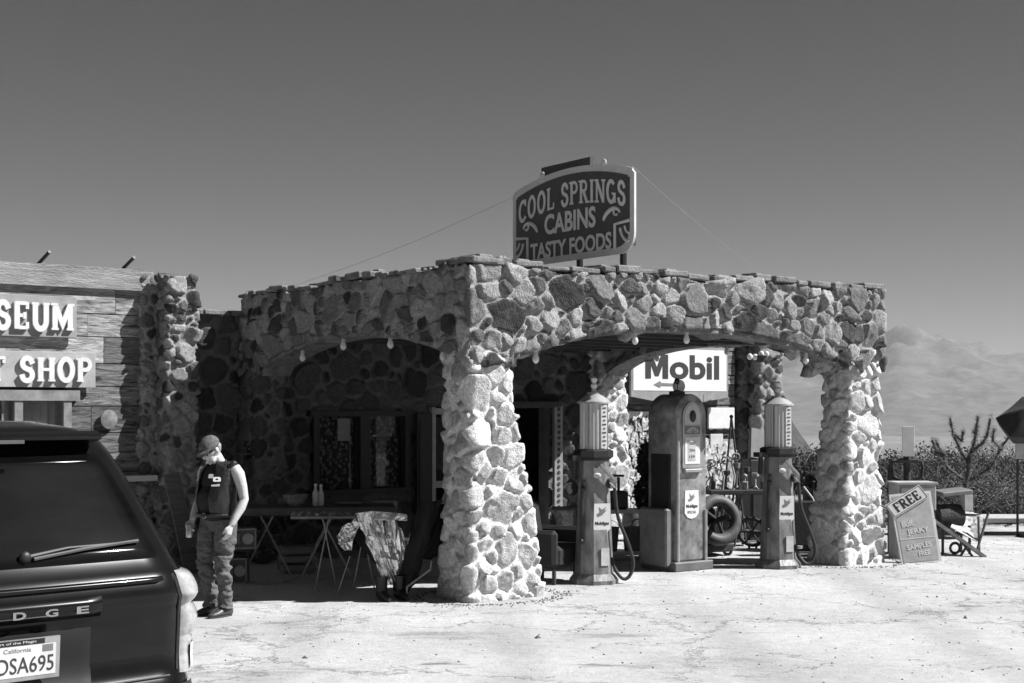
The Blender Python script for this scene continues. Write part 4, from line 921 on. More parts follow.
for s in (-1, 1): mb.ell((.097, s * .034, .017), (.008, .028, .018), M=HR); mb.tube([HR @ Vector((.09, s * .062, .02)), HR @ Vector((0, s * .083, .015))], .004, 6)
mb.tube([HR @ Vector((.1, -.01, .02)), HR @ Vector((.1, .01, .02))], .004, 6); mb.build('sunglasses', mat('dark_lens', .01, .1), t, smooth=True)
rM = Matrix.Translation((gx(px_, Yp), Yp, 0)) @ Matrix.Rotation(math.atan2(-.8, -.6), 4, 'Z')
cn = MB().lathe([(.02, 0), (.031, .006), (.032, .01), (.032, .108), (.026, .12), (.027, .123), (.001, .122)], 20).build('drink_can', mat('can_metal', .6, .3, metal=.5, var=.5, scale=18), None, smooth='auto')
cn.location = rM @ Vector((.195, -.205, .765)); tag(cn, "pale drink can held in the man's right hand", 'drink can')

# ------------------------------------------------------------------ parked car (rear seen)
car_a = math.atan2(.66, .75)
CY = 6.5; CX = -.353 * CY
t = thing('parked_car', 'glossy black sport utility car parked with its rear to the camera', 'car', (CX, CY, 0), car_a)
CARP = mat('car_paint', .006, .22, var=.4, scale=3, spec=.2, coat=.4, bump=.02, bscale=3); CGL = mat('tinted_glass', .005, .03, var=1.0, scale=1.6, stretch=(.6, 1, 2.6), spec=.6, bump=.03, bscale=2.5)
def cW(z): return float(np.interp(z, [.25, .45, .75, 1.0, 1.17, 1.3, 1.5, 1.7, 1.84, 1.90, 1.94], [.88, .96, 1.0, 1.0, .975, .935, .87, .80, .735, .67, .52]))
def cR(z): return float(np.interp(z, [.25, .4, .62, .66, .75, 1.0, 1.06, 1.16, 1.22, 1.3, 1.75, 1.84, 1.90, 1.94], [.10, .0, -.02, .02, .05, .03, .0, .035, .09, .14, .42, .5, .62, .9]))
def cF(z): return float(np.interp(z, [.25, .5, .8, 1.0, 1.1, 1.2, 1.8, 1.90, 1.94], [4.75, 4.85, 4.85, 4.7, 4.1, 3.75, 3.0, 2.7, 2.4]))
def slice_(z, n=34, off=0):
    W, y0, y1 = cW(z) + off, cR(z) - off, cF(z) + off; c = .26; pts = []
    def rear(x): return .035 * (x / W) ** 2
    for i in range(n + 1):
        x = -W + c + (2 * W - 2 * c) * i / n; pts.append((x, y0 + .05 * (x / W) ** 2, z))
    yb = y0 + .05 * ((W - c) / W) ** 2
    for a in range(-85, 0, 7): pts.append((W - c + c * math.cos(R(a)), yb + c + c * math.sin(R(a)), z))
    for i in range(21): pts.append((W, yb + c + (y1 - c - yb - c) * i / 20, z))
    for a in range(10, 91, 16): pts.append((W - c + c * math.cos(R(a)), y1 - c + c * math.sin(R(a)), z))
    for i in range(1, 8): pts.append((W - c - (2 * W - 2 * c) * i / 8, y1, z))
    for a in range(90, 176, 16): pts.append((-W + c + c * math.cos(R(a)), y1 - c + c * math.sin(R(a)), z))
    for i in range(21): pts.append((-W, y1 - c - (y1 - c - yb - c) * i / 20, z))
    for a in range(-175, -91, 7): pts.append((-W + c + c * math.cos(R(a)), yb + c + c * math.sin(R(a)), z))
    return pts
zsl = [.25, .32, .4, .5, .58, .62, .66, .70, .75, .85, .93, 1.0, 1.03, 1.06, 1.11, 1.16, 1.19, 1.22, 1.26, 1.3, 1.4, 1.5, 1.6, 1.7, 1.78, 1.84, 1.87, 1.90, 1.92, 1.935, 1.94]
mb = MB(); mb.loft([slice_(z) for z in zsl]); bd = mb.build('body', CARP, t, smooth=True); fix_normals(bd); bd.data.polygons.foreach_set('use_smooth', [len(p.vertices) == 4 for p in bd.data.polygons])
def surf(x, z, off):
    """point on the car's rear skin, |x| may run round the corner (arc length)"""
    W, y0 = cW(z), cR(z); c = .26; s = 1 if x >= 0 else -1; ax = abs(x); lim = W - c; yb = y0 + .05 * (lim / W) ** 2
    if ax <= lim: return Vector((x, y0 + .05 * (x / W) ** 2 - off, z))
    a = (ax - lim) / c
    if a > math.pi / 2: return Vector((s * (W + off), yb + c + (a - math.pi / 2) * c, z))
    return Vector((s * (lim + (c + off) * math.sin(a)), yb + c - (c + off) * math.cos(a), z))
def patch_(name, m, x0, x1, z0, z1, off, nx=30, nz=16, th=.0, fn=None, par=None):
    mb = MB(); rows = []
    for j in range(nz + 1):
        row = []
        for i in range(nx + 1):
            u, v = i / nx, j / nz; z = z0 + (z1 - z0) * v
            a, b = (x0(z), x1(z)) if callable(x0) else (x0, x1)
            o_ = off + (fn(u, v) if fn else 0); row.append(surf(a + (b - a) * u, z, o_))
        rows.append(row)
    mb.loft(rows, cap=False, closed=False); return mb.build(name, m, par or t, smooth=True)
rim = lambda u, v: -.02 * (1 if min(u, 1 - u, v, 1 - v) < .001 else 0)
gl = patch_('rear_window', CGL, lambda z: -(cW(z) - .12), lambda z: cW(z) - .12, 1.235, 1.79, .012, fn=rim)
# spoiler lip over the glass
mb = MB(); rr = []
for x in np.linspace(-.60, .60, 25):
    k = .05 * (x / .7) ** 2; rr.append([(x, .56 + k, 1.89), (x, .42 + k, 1.893), (x, .36 + k, 1.868), (x, .37 + k, 1.85), (x, .48 + k, 1.83)])
mb.loft(rr); sp = mb.build('spoiler', CARP, t); fix_normals(sp); autosm(sp, 50)
mb = MB(); mb.box((0, .30, 1.845), (.3, .02, .018)); mb.build('brake_lamp', mat('red_lens', .12, .2), sp)
# raised badge strip and its lettering, licence recess, crease, handle
rim2 = lambda u, v: -.015 if min(u, 1 - u, v, 1 - v) < .001 else 0
bs = patch_('badge_strip', CARP, -.42, .42, 1.0, 1.10, .022, 20, 6, fn=rim2)
rc = patch_('licence_recess', mat('recess_black', .008, .5), -.40, .40, .64, .985, .006, 20, 6, fn=rim2)
CH = mat('chrome', .75, .12, metal=1, var=.05)
def strip_letters(s, xs):
    for ch, x in zip(s, xs):
        p = surf(x, 1.045, .024); text_obj(ch, .036, CH, bs, face_M(p, (1, .012, 0), (0, -.05, 1)), ext=.004, off=.03, width=.062, name='badge_letter')
strip_letters('DODGE', (-.30, -.15, .0, .155, .31))
LIC = thing('licence_plate', 'x', 'plate'); bpy.data.objects.remove(LIC)
PM = face_M((0, -.035, .845), (1, 0, 0), (0, -.08, 1))
mb = MB(); mb.prism([(-.185, -.1), (.185, -.1), (.185, .095), (-.185, .095)], -.01, .004, PM)
pl = mb.build('licence_plate', mat('plate_frame', .5, .3, metal=.5), t)
mb = MB(); mb.prism([(-.165, -.08), (.165, -.08), (.165, .065), (-.165, .065)], .004, .006, PM); mb.build('plate_face', M_white, pl)
mb = MB(); mb.prism([(-.165, .068), (.11, .068), (.11, .092), (-.165, .092)], .004, .006, PM); mb.build('frame_band', M_black, pl)
text_obj('Part of the Magic', .014, M_white, pl, PM @ Matrix.Translation((-.03, .08, .0065)), ext=.0005, width=.2)
text_obj('California', .02, mat('dull_grey'), pl, PM @ Matrix.Translation((-.02, .046, .0065)), ext=.0005, width=.13)
mb = MB(); mb.prism([(.1, .03), (.15, .03), (.15, .062), (.1, .062)], .006, .0075, PM); mb.build('sticker', mat('dull_grey'), pl)
text_obj('7DSA695', .075, mat('plate_digit', .05, .5), pl, PM @ Matrix.Translation((0, -.025, .0065)), ext=.001, off=.0, width=.31)
# tail lamps: two round lenses stacked over a small reversing lens, wrapping the corner
LENS = mat('tail_lens', .45, .12, var=.25, scale=30, spec=.7, coat=.8)
for s in (1, -1):
    lim = lambda z: cW(z) - .26
    a0 = lambda z: (cW(z) - .26 + .16) * s; a1 = lambda z: (cW(z) - .26 + .50) * s
    def bul(u, v):
        e = .0
        for c_, r_ in ((.83, .17), (.50, .17)): e = max(e, math.sqrt(max(0, 1 - ((v - c_) / r_) ** 2)) )
        if v < .33: e = .55
        return .055 * e * (math.sin(math.pi * min(1, max(0, u))) ** .5 if 0 < u < 1 else 0) - (.01 if u in (0, 1) else 0)
    tl = patch_('tail_lamp', LENS, a0, a1, .66, 1.18, .006, 24, 50, fn=bul); fix_normals(tl)
    mb = MB(); z_ = .75; mb.loft([[surf(a0(z) + (a1(z) - a0(z)) * u, z, .040) for u in np.linspace(.15, .6, 8)] for z in np.linspace(.68, .80, 5)], cap=False, closed=False); mb.build('reversing_lens', M_white, tl, smooth=True)
# shut lines of the tailgate
mb = MB()
for s in (1, -1):
    mb.tube([surf(s * (cW(z) - .26 + .13), z, .002) for z in np.linspace(.68, 1.17, 14)], .006, 6)
mb.tube([surf(x, .66, .004) for x in np.linspace(-.8, .8, 30)], .008, 6)
mb.build('tailgate_seam', M_black, t)
patch_('tailgate_moulding', CARP, lambda z: -(cW(z) - .2), lambda z: (cW(z) - .2), 1.135, 1.165, .014, 30, 5, fn=rim2)
# wiper
def gs_(x, z): return surf(x, z, .03)
mb = MB(); mb.tube([gs_(.08, 1.30), gs_(.30, 1.33), gs_(.56, 1.335)], [.014, .009, .007], 8); mb.ell(tuple(gs_(.08, 1.30)), (.03, .02, .03)); wp = mb.build('wiper', M_black, t, smooth='auto')
mb = MB(); mb.tube([gs_(.12, 1.29), gs_(.38, 1.32), gs_(.68, 1.34)], .009, 6); mb.build('wiper_blade', mat('worn_rubber', .1, .6), wp)
# sides: windows, wheels, bumper
patch_('bumper', mat('bumper_plastic', .02, .45), lambda z: -(cW(z) + .02), lambda z: cW(z) + .02, .34, .62, .03, 50, 8, fn=rim2)
for s in (1, -1):
    for y0, y1 in ((.95, 1.75), (1.9, 2.7), (2.8, 3.35)):
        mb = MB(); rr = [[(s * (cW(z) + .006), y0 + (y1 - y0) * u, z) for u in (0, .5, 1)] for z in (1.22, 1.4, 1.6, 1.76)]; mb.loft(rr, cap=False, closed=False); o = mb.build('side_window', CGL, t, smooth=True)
    for y in (1.0, 3.85):
        mb = MB(); mb.torus(.27, .105, Matrix.Translation((s * .84, y, .37)) @ Matrix.Rotation(R(90), 4, 'Y'), 36, 12, 1.0); wl = mb.build('tyre', mat('tyre_rubber', .02, .8), t, smooth=True)
        mb = MB(); mb.lathe([(.001, -.02), (.05, -.03), (.2, .02), (.22, -.04), (.22, .04)], 24, M=Matrix.Translation((s * .88, y, .37)) @ Matrix.Rotation(R(90 * s), 4, 'Y')); mb.build('rim', CH, wl, smooth='auto')
    mb = MB(); mb.ell((s * 1.02, 3.2, 1.2), (.1, .08, .08)); mb.build('mirror', CARP, t, smooth=True)
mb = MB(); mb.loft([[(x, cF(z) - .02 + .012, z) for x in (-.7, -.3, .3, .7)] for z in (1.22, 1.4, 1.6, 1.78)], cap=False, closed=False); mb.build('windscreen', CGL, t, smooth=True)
# ------------------------------------------------------------------ things under the left of the canopy
rnd = random.Random(77)
BT = mat('bare_steel', .4, .4, metal=.6)
def put(o, px, Y, z=0, rz=TH): o.location = (gx(px, Y), Y, z); o.rotation_euler = (0, 0, rz); return o
def xleg(name, t, x, m, h=.7, w_=.3, r=.012):
    mb = MB(); mb.tube([(x - w_, -.25, 0), (x + w_ * .25, -.25, h)], r, 6); o = mb.build(name, m, t)
    mb = MB(); mb.tube([(x + w_, -.25, 0), (x - w_ * .25, -.25, h)], r, 6); mb.build(name, m, t)
t = thing('folding_table', 'dark long folding table on crossed steel legs with a bowl and bottles on it', 'table', rz=0); put(t, 318, 16.9, 0, R(8))
MB().box((0, 0, .80), (1.85, .66, .10), None, .01).build('tabletop', mat('table_dark', .07, .6, var=.4), t)
for x in (-.6, .1): xleg('leg', t, x, BT, .75)
for x in (-.6, .1):
    mb = MB(); mb.tube([(x - .3, .25, 0), (x + .08, .25, .75)], .012, 6); mb.build('leg', BT, t)
def on_table(x, y): 
    v = Matrix.Translation(t.location) @ Matrix.Rotation(R(8), 4, 'Z') @ Vector((x, y, .85)); return v
mb = MB(); mb.lathe([(.07, 0), (.075, .01), (.12, .06), (.155, .13), (.165, .14), (.15, .13), (.11, .06), (.001, .02)], 24); o = mb.build('bowl', mat('speckled_bowl', .25, .5, var=.8, scale=40), smooth='auto'); o.location = on_table(-.27, -.1); tag(o, 'speckled mixing bowl on the long folding table', 'bowl')
for k, (x, lb, h) in enumerate(((-.03, 'tall pale bottle on the folding table beside the bowl, left of the pair', .24), (.035, 'tall pale bottle on the folding table, right of the pair', .23))):
    bt = thing('bottle', lb, 'bottle', group='bottles on the folding table'); MB().lathe([(.001, 0), (.036, .004), (.036, h * .65), (.016, h * .82), (.015, h), (.001, h)], 16).build('flask', mat('milky_plastic', .6, .35), bt, smooth='auto')
    MB().lathe([(.018, h), (.018, h + .025), (.001, h + .027)], 12).build('lid', M_white, bt); bt.location = on_table(x, -.12 + .02 * k)
mb = MB(); mb.lathe([(.001, 0), (.12, .005), (.16, .03), (.155, .03), (.11, .012), (.001, .01)], 24); o = mb.build('plate', mat('dull_plate', .3, .4), smooth='auto'); o.location = on_table(.38, -.05); tag(o, 'shallow plate lying on the folding table', 'plate')
# crate under the table
def crate(name, label, loc, rz, w_=.42, h_=.34, d_=.3, v=.25):
    t = thing(name, label, 'crate', loc, rz); m = mat('crate_wood_%d' % int(v * 100), v, .85, var=.4, scale=4, stretch=(1, 1, 7))
    for k in range(3):
        for y in (-d_ / 2, d_ / 2): MB().box((0, y, .07 + k * h_ / 3.1), (w_, .014, h_ / 4.3), None, .003).build('slat', m, t)
        for x in (-w_ / 2 + .02, w_ / 2 - .02): MB().box((x, 0, .071 + k * h_ / 3.1), (.014, d_ - .02, h_ / 4.3)).build('slat', m, t)
    mb = MB(); mb.box((0, 0, .012), (w_ - .05, d_ - .05, .014)); mb.build('bottom', m, t)
    for x in (-1, 1):
        for y in (-1, 1): MB().box((x * (w_ / 2 - .04), y * (d_ / 2 - .025), h_ / 2 + .01), (.03, .03, h_ - .02)).build('corner_post', m, t)
    return t
crate('slatted_crate', 'slatted wooden crate on the floor beneath the folding table', (gx(297, 17.2), 17.2, 0), R(20))
# second low board with oddments and the foil draped frame
t = thing('trestle_board', 'narrow low board strewn with bits, in front of the folding table', 'table'); put(t, 345, 15.9, 0, R(4))
MB().box((-.1, 0, .79), (1.0, .3, .03)).build('board', mat('grey_board'), t)
for x in (-.2, .22): xleg('leg', t, x, BT, .77, .12, .009)
mb = MB()
for k in range(46): mb.box((rnd.uniform(-.58, .35), rnd.uniform(-.13, .13), .805 + rnd.uniform(.006, .02)), (rnd.uniform(.02, .07), rnd.uniform(.01, .04), rnd.uniform(.01, .035)), (rnd.random(), rnd.random(), rnd.random() * 3))
tag(mb.build('scrap', mat('scrap_metal', .35, .5, var=.7, scale=20), t), kind='stuff')
def cloth(name, pts, m, par, thick=.004, n=18, crump=.03, seed=1, sub=1, flat=False):
    """ a crumpled sheet spanned between a top polyline and a bottom polyline """
    top, bot = [[Vector(p) for p in q] for q in pts]
    def at(pl, u):
        f = u * (len(pl) - 1); i = min(int(f), len(pl) - 2); return pl[i].lerp(pl[i + 1], f - i)
    mb = MB(); rr = []
    for j in range(n + 1):
        rr.append([at(top, i / (2 * n)).lerp(at(bot, i / (2 * n)), j / n) for i in range(2 * n + 1)])
    mb.loft(rr, cap=False, closed=False); o = mb.build(name, m, par, smooth=True); wrinkle(o, crump, (9, 9, 5), seed); wrinkle(o, crump * .5, (24, 24, 12), seed + 3); bake(o, [('SOLIDIFY', dict(thickness=thick))]); o.data.polygons.foreach_set('use_smooth', [not flat] * len(o.data.polygons)); return o
FOIL = mat('crumpled_foil', 1.1, .16, metal=.8, var=.5, scale=14, bump=.7, bscale=14)
FD = mat('dark_canvas', .012, .8, var=.3, bump=.2)
t = thing('draped_frame', 'crumpled silvery sheet draped over a folding frame at the edge of the shade', 'covered frame'); Yd = 15.0; put(t, 385, Yd, 0, 0)
s_ = Yd / 1400
def q(px, py, dy=0): return ((px - 385) * s_, dy, 2 - (py - 410) * s_)
cloth('sheet', ([q(334, 540, .1), q(342, 527, -.02), q(356, 518, -.06)], [q(342, 550, .05), q(352, 550, -.08), q(360, 524, -.1)]), FOIL, t, seed=2, crump=.07, n=8, flat=True)
cloth('sheet', ([q(359, 517, -.1), q(370, 515, -.18), q(383, 519, -.1)], [q(378, 566, -.08), q(388, 582, -.2), q(397, 584, -.14)]), FOIL, t, seed=3, crump=.055, n=10, flat=True)
cloth('sheet', ([q(384, 520, -.04), q(396, 518, -.2), q(408, 534, -.06), q(424, 526, .0)], [q(395, 583, -.12), q(398, 585, -.18), q(400, 582, -.12), q(403, 566, -.02)]), FOIL, t, seed=5, crump=.055, n=10, flat=True)
cloth('dark_cover', ([q(360, 516, .1), q(385, 512, -.1), q(405, 512, -.1), q(430, 516, .1)], [q(352, 540, .12), q(378, 566, -.02), q(402, 575, -.04), q(425, 540, .1)]), FD, t, seed=9)
cloth('collar_strip', ([q(354, 514, .1), q(375, 510, -.12), q(400, 512, -.13), q(408, 514, -.1)], [q(356, 521, .1), q(375, 519, -.14), q(395, 519, -.15), q(408, 520, -.12)]), FOIL, t, seed=11, crump=.015)
for a, b, r in (((336, 548), (338, 600), 0), ((395, 516), (399, 590), 0), ((350, 556), (337, 600), 0), ((374, 518), (398, 580), -.25)):
    mb = MB(); mb.tube([q(a[0], a[1], r), q(b[0], min(b[1], 596), r)], .008, 6)
    if a[0] != 336: mb.build('strut', BT, t)
# dark folded chair and boots beside it
t = thing('folding_chair', 'dark folded camp chair leaning beside the big corner pillar', 'chair'); put(t, 385, 14.9, 0, 0); s_ = 14.9 / 1400
cloth('seat_cloth', ([q(418, 508, .1), q(430, 502, .0), q(442, 500, .1)], [q(396, 590, -.1), q(405, 596, -.15), q(416, 580, .0)]), FD, t, seed=15, crump=.04)
cloth('back_cloth', ([q(420, 512, .25), q(436, 506, .3), q(446, 506, .3)], [q(416, 560, .2), q(430, 562, .2), q(440, 556, .25)]), FD, t, seed=16, crump=.03)
mb = MB(); mb.tube([q(432, 560, -.1), q(431, 568, -.12), q(408, 585, -.16), q(407, 602, -.16)], .013, 8); mb.build('frame_tube', BT, t)
mb = MB(); mb.tube([q(444, 510, .2), q(430, 545, .1), q(399, 590, -.1)], .012, 8); mb.build('frame_tube', FD, t)
t = thing('boots', 'pair of dark rubbery boots on the ground under the silvery sheet', 'boots'); put(t, 391, 14.75, 0, R(-60))
for k, y in enumerate((-.11, .09)):
    mb = MB(); mb.tube([(0, y, .25), (0, y, .17), (.0, y, .1)], [.07, .06, .065], 14); mb.loft([[(x, y + wd * math.cos(a), max(.004, zc + hh * math.sin(a))) for a in np.linspace(0, 2 * math.pi, 15)[:-1]] for x, wd, zc, hh in ((-.08, .03, .06, .05), (0, .05, .07, .07), (.09, .05, .05, .05), (.17, .045, .04, .036), (.21, .015, .03, .02))]); mb.build('boot', mat('boot_black', .015, .45), t, smooth='auto')
# wooden box speakers behind the man
def speaker(label, px, Y, z, rz, w_=.3, h_=.24):
    t = thing('small_speaker', label, 'speaker', group='little box speakers behind the man'); put(t, px, Y, z, rz)
    MB().box((0, 0, h_ / 2), (w_, .24, h_), None, .006).build('box', mat('speaker_box', .09, .6, var=.4), t)
    mb = MB(); d = .012
    for c, s in (((0, -.125, h_ - d), (w_, .012, .02)), ((0, -.125, d), (w_, .012, .02)), ((-w_ / 2 + d, -.125, h_ / 2), (.02, .012, h_ - .05)), ((w_ / 2 - d, -.125, h_ / 2), (.02, .012, h_ - .05))): mb.box(c, s)
    mb.build('front_trim', mat('grey_board'), t)
    mb = MB(); mb.lathe([(.001, 0), (.05, .004), (.062, .012), (.066, .0)], 20, M=Matrix.Translation((w_ * .18, -.122, h_ / 2)) @ Matrix.Rotation(R(90), 4, 'X')); mb.build('cone', mat('pale_cone', .45, .6), t, smooth='auto')
    mb = MB(); mb.box((-w_ * .25, -.123, h_ / 2), (.07, .01, h_ * .5)); mb.build('grille', mat('dull_grey'), t)
speaker("upper of the two small box speakers behind the man's hand", 243, 16.2, .40, R(12))
speaker("lower of the two small box speakers standing on the floor behind the man's legs", 237, 16.2, .0, R(4), .26, .30)
bx = crate('stand_box', "plain dark box stand between the two little speakers", (gx(241, 16.3), 16.3, .302), R(8), .24, .095, .2, .08)
bx.name = 'box_stand'
# rusty relics along the shaded back wall
def relic(name, label, cat, px, Y, z, mb, m, rz=TH):
    o = mb.build(name, m, smooth='auto'); put(o, px, Y, z, rz); tag(o, label, cat); return o
RUST = mat('rusty_iron', .045, .75, var=.6, scale=9, bump=.4)
WOB = mat('old_board', .13, .85, var=.5, scale=3, stretch=(1, 1, 8))
relic('leaning_plank', "rough plank leaning on the museum's stone pillar behind the man", 'plank', 182, 17.0, 0, MB().box((0, 0, .62), (.2, .04, 1.25), (R(-12), R(-8), 0), .004), WOB)
mb = MB(); mb.torus(.3, .03, Matrix.Rotation(R(82), 4, 'X'), 32, 8); mb.lathe([(.001, -.03), (.05, -.03), (.05, .03), (.001, .03)], 12, M=Matrix.Rotation(R(82), 4, 'X'))
for k in range(8): mb.tube([(0, 0, 0), (.3 * math.cos(R(45 * k)), 0, .3 * math.sin(R(45 * k)))], .012, 6)
o = relic('wagon_wheel', 'small spoked wheel leaning on the shaded wall left of the table', 'wheel', 262, 18.2, .33, mb, RUST)
mb = MB(); mb.box((0, 0, 1.42), (.7, .16, .025)); mb.box((-.3, .02, 1.34), (.02, .1, .14)); mb.box((.3, .02, 1.34), (.02, .1, .14)); relic('wall_shelf', 'short wall shelf on the shaded stone wall left of the window', 'shelf', 262, 18.75, 0, mb, WOB)
mb = MB(); mb.lathe([(.001, 0), (.05, 0), (.055, .12), (.04, .17), (.001, .17)], 14); relic('tin_jug', 'pale tin jug standing on the short wall shelf', 'jug', 272, 18.72, 1.433, mb, mat('tin_pale', .4, .5))
mb = MB(); mb.ell((0, 0, .05), (.10, .06, .05), 10, 6); o = relic('mineral_rock', 'pale lump of rock lying on the short wall shelf', 'rock', 254, 18.7, 1.433, mb, mat('pale_rock', .4, .9, var=.6, scale=20)); wrinkle(o, .04, (14, 14, 14), 4)
for k, (px, z, rr_, lb) in enumerate(((268, 2.28, .19, 'large pale rounded rock set proud in the shaded wall under the arch end'), (255, 2.62, .12, 'small pale rock set proud in the shaded wall near the arch spring'))):
    mb = MB(); mb.ell((0, 0, 0), (rr_, .07, rr_ * .8), 14, 10); o = relic('wall_boulder', lb, 'rock', px, 18.75, z, mb, mat('pale_rock')); wrinkle(o, .06, (9, 9, 9), 7 + k)
mb = MB(); mb.box((0, 0, .42), (1.2, .35, .05)); 
for x in (-.5, .5): mb.box((x, 0, .2), (.06, .3, .4))
relic('low_bench', 'dark low bench against the wall under the curtained window', 'bench', 362, 19.2, 0, mb, WOB)
mb = MB(); mb.lathe([(.001, 0), (.14, 0), (.17, .15), (.18, .32), (.16, .34), (.001, .33)], 20); relic('stoneware_crock', 'round crock standing on the low bench below the window', 'crock', 384, 19.0, .446, mb, mat('crock_grey', .22, .5))
mb = MB(); mb.prism([(-.1, -.16), (.1, -.16), (.1, .16), (-.1, .16)], -.01, .01, face_M((0, 0, 0), (1, 0, 0), (0, 0, 1))); o = relic('notice_sheet', 'pale paper notice taped inside the upper window pane', 'notice', 342, 19.46, 1.68, mb, mat('paper', .35, .9, var=.15)); o.location = L(1.62, 5.54, 1.72)

# ------------------------------------------------------------------ beside the pumps
t = thing('armchair', 'dark padded armchair between the big corner pillar and the left pump', 'armchair'); put(t, 548, 16.3, 0, R(60))
MB().box((0, 0, .32), (.62, .6, .26), None, .05).build('seat', FD, t); MB().box((0, .3, .64), (.62, .14, .62), (R(-10), 0, 0), .05).build('backrest', FD, t)
for x in (-.34, .34): MB().box((x, 0, .42), (.12, .6, .42), None, .04).build('armrest', FD, t)
for x in (-.26, .26):
    for y in (-.22, .22): MB().tube([(x, y, 0), (x, y, .2)], .025, 8).build('leg', M_wooddk, t)
t = thing('cloth_stand', 'pale patterned cloth hung over a small stand behind the left pump', 'covered stand'); put(t, 566, 17.6, 0, 0); s_ = 17.6 / 1400
def q(px, py, dy=0): return ((px - 566) * s_, dy, 2 - (py - 410) * s_)
cloth('cloth', ([q(549, 508, .1), q(560, 507, -.1), q(574, 508, .1)], [q(564, 545, .1), q(570, 555, -.1), q(576, 545, .1)]), mat('patterned_cloth', .35, .9, var=.7, scale=22), t, seed=31)
MB().box((0, .05, .76), (.36, .3, .03)).build('stand_top', M_wooddk, t)
for x in (-.15, .15): MB().tube([(x, .05, 0), (x, .05, .75)], .02, 8).build('leg', M_wooddk, t)
t = thing('work_bench', 'pale steel bench frame between the left pump and the round shouldered pump', 'bench'); put(t, 620, 18.6, 0, R(8))
MB().box((0, 0, .66), (.72, .4, .05)).build('benchtop', mat('pale_steel', .5, .5), t)
for x in (-.32, .32):
    for y in (-.16, .16): MB().box((x, y, .32), (.05, .05, .64)).build('leg', mat('pale_steel'), t)
MB().box((0, -.0, .12), (.6, .36, .03)).build('lower_shelf', mat('pale_steel'), t)
for k, (x, lb) in enumerate(((-.14, 'left of two dark buckets on the lower shelf of the steel bench'), (.16, 'right of two dark buckets on the lower shelf of the steel bench'))):
    bk = thing('bucket', lb, 'bucket', group='buckets on the steel bench'); MB().lathe([(.001, 0), (.10, 0), (.125, .3), (.13, .3), (.128, .31), (.11, .3), (.001, .28)], 20).build('pail', mat('pail_dark', .08, .5, var=.4), bk, smooth='auto')
    mb = MB(); mb.tube([(.125 * math.cos(R(a)), 0, .3 + .1 * math.sin(R(a))) for a in range(0, 181, 20)], .004, 5); mb.build('handle', BT, bk); v = Matrix.Translation(t.location) @ Matrix.Rotation(R(8), 4, 'Z') @ Vector((x, 0, .137)); bk.location = v
mb = MB(); mb.box((0, 0, .12), (.26, .22, .24), None, .02); mb.tube([(.02, 0, .24), (.02, 0, .42)], .02, 8); mb.box((.02, 0, .44), (.14, .05, .03)); o = relic('bench_grinder', 'dark vise like machine on top of the steel bench', 'machine', 617, 18.6, .687, mb, RUST, R(8))
# potted shrub silhouette next to the middle pump
def leafball(mb, c, r, n, size, rd, flat=1.0):
    for _ in range(n):
        u = Vector((rd.gauss(0, 1), rd.gauss(0, 1), rd.gauss(0, 1))).normalized() * (rd.random() ** .4)
        p = Vector(c) + Vector((u.x * r[0], u.y * r[1], u.z * r[2])); a = Vector((rd.gauss(0, 1), rd.gauss(0, 1), rd.gauss(0, 1))).normalized(); b = a.orthogonal().normalized(); s = size * rd.uniform(.6, 1.4)
        mb.add([p - a * s, p + b * s * .45, p + a * s, p - b * s * .45], [(0, 1, 2, 3)])
LEAFD = mat('leaf_dark', .035, .7, var=.4, scale=5); LEAF = mat('leaf_grey', .13, .8, var=.4, scale=2); TWIG = mat('twig', .2, .9)
t = thing('potted_shrub', 'dark bushy shrub in a pot beside the round shouldered pump', 'shrub'); put(t, 651, 19.0, 0, 0)
MB().lathe([(.001, 0), (.13, 0), (.18, .32), (.19, .34), (.001, .33)], 20).build('pot', RUST, t, smooth='auto')
mb = MB(); mb.tube([(0, 0, .3), (.02, 0, .7), (-.03, 0, 1.2)], [.03, .025, .012], 8); mb.build('trunk', TWIG, t)
mb = MB(); leafball(mb, (-.02, 0, 1.3), (.17, .17, .3), 900, .05, rnd); leafball(mb, (-.03, 0, .85), (.2, .18, .28), 700, .05, rnd); leafball(mb, (0, 0, .5), (.12, .12, .2), 300, .05, rnd); mb.build('crown', LEAFD, t)

# flywheel engine right of the middle pump
t = thing('flywheel_engine', 'old iron engine with a large thick rimmed dark flywheel beside the middle pump', 'engine'); put(t, 708, 19.2, 0, R(20))
MB().box((-.05, .1, .12), (.75, .5, .12), None, .02).build('base', RUST, t)
MB().box((-.1, .15, .42), (.42, .4, .5), None, .05).build('engine_block', RUST, t)
mb = MB(); mb.lathe([(.001, 0), (.11, 0), (.12, .3), (.08, .36), (.001, .37)], 16, (-.12, .15, .65)); mb.build('cylinder_head', RUST, t, smooth='auto')
mb = MB(); mb.torus(.27, .085, Matrix.Translation((.06, -.16, .5)) @ Matrix.Rotation(R(78), 4, 'X'), 40, 10); fw = mb.build('flywheel', mat('worn_iron', .1, .6, var=.5, scale=8), t, smooth=True)
mb = MB(); MW = Matrix.Translation((.06, -.16, .5)) @ Matrix.Rotation(R(78), 4, 'X')
for k in range(5): mb.tube([MW @ Vector((0, 0, 0)), MW @ Vector((.28 * math.cos(R(72 * k)), .28 * math.sin(R(72 * k)), 0))], .024, 8)
mb.tube([MW @ Vector((0, 0, -.08)), MW @ Vector((0, 0, .3))], .04, 10); mb.build('spoke', RUST, fw)
for x in (-.35, .25):
    mb = MB(); mb.torus(.06, .022, Matrix.Translation((x, -.1, .08)) @ Matrix.Rotation(R(90), 4, 'X'), 16, 6); mb.build('wheel', RUST, t, smooth=True)
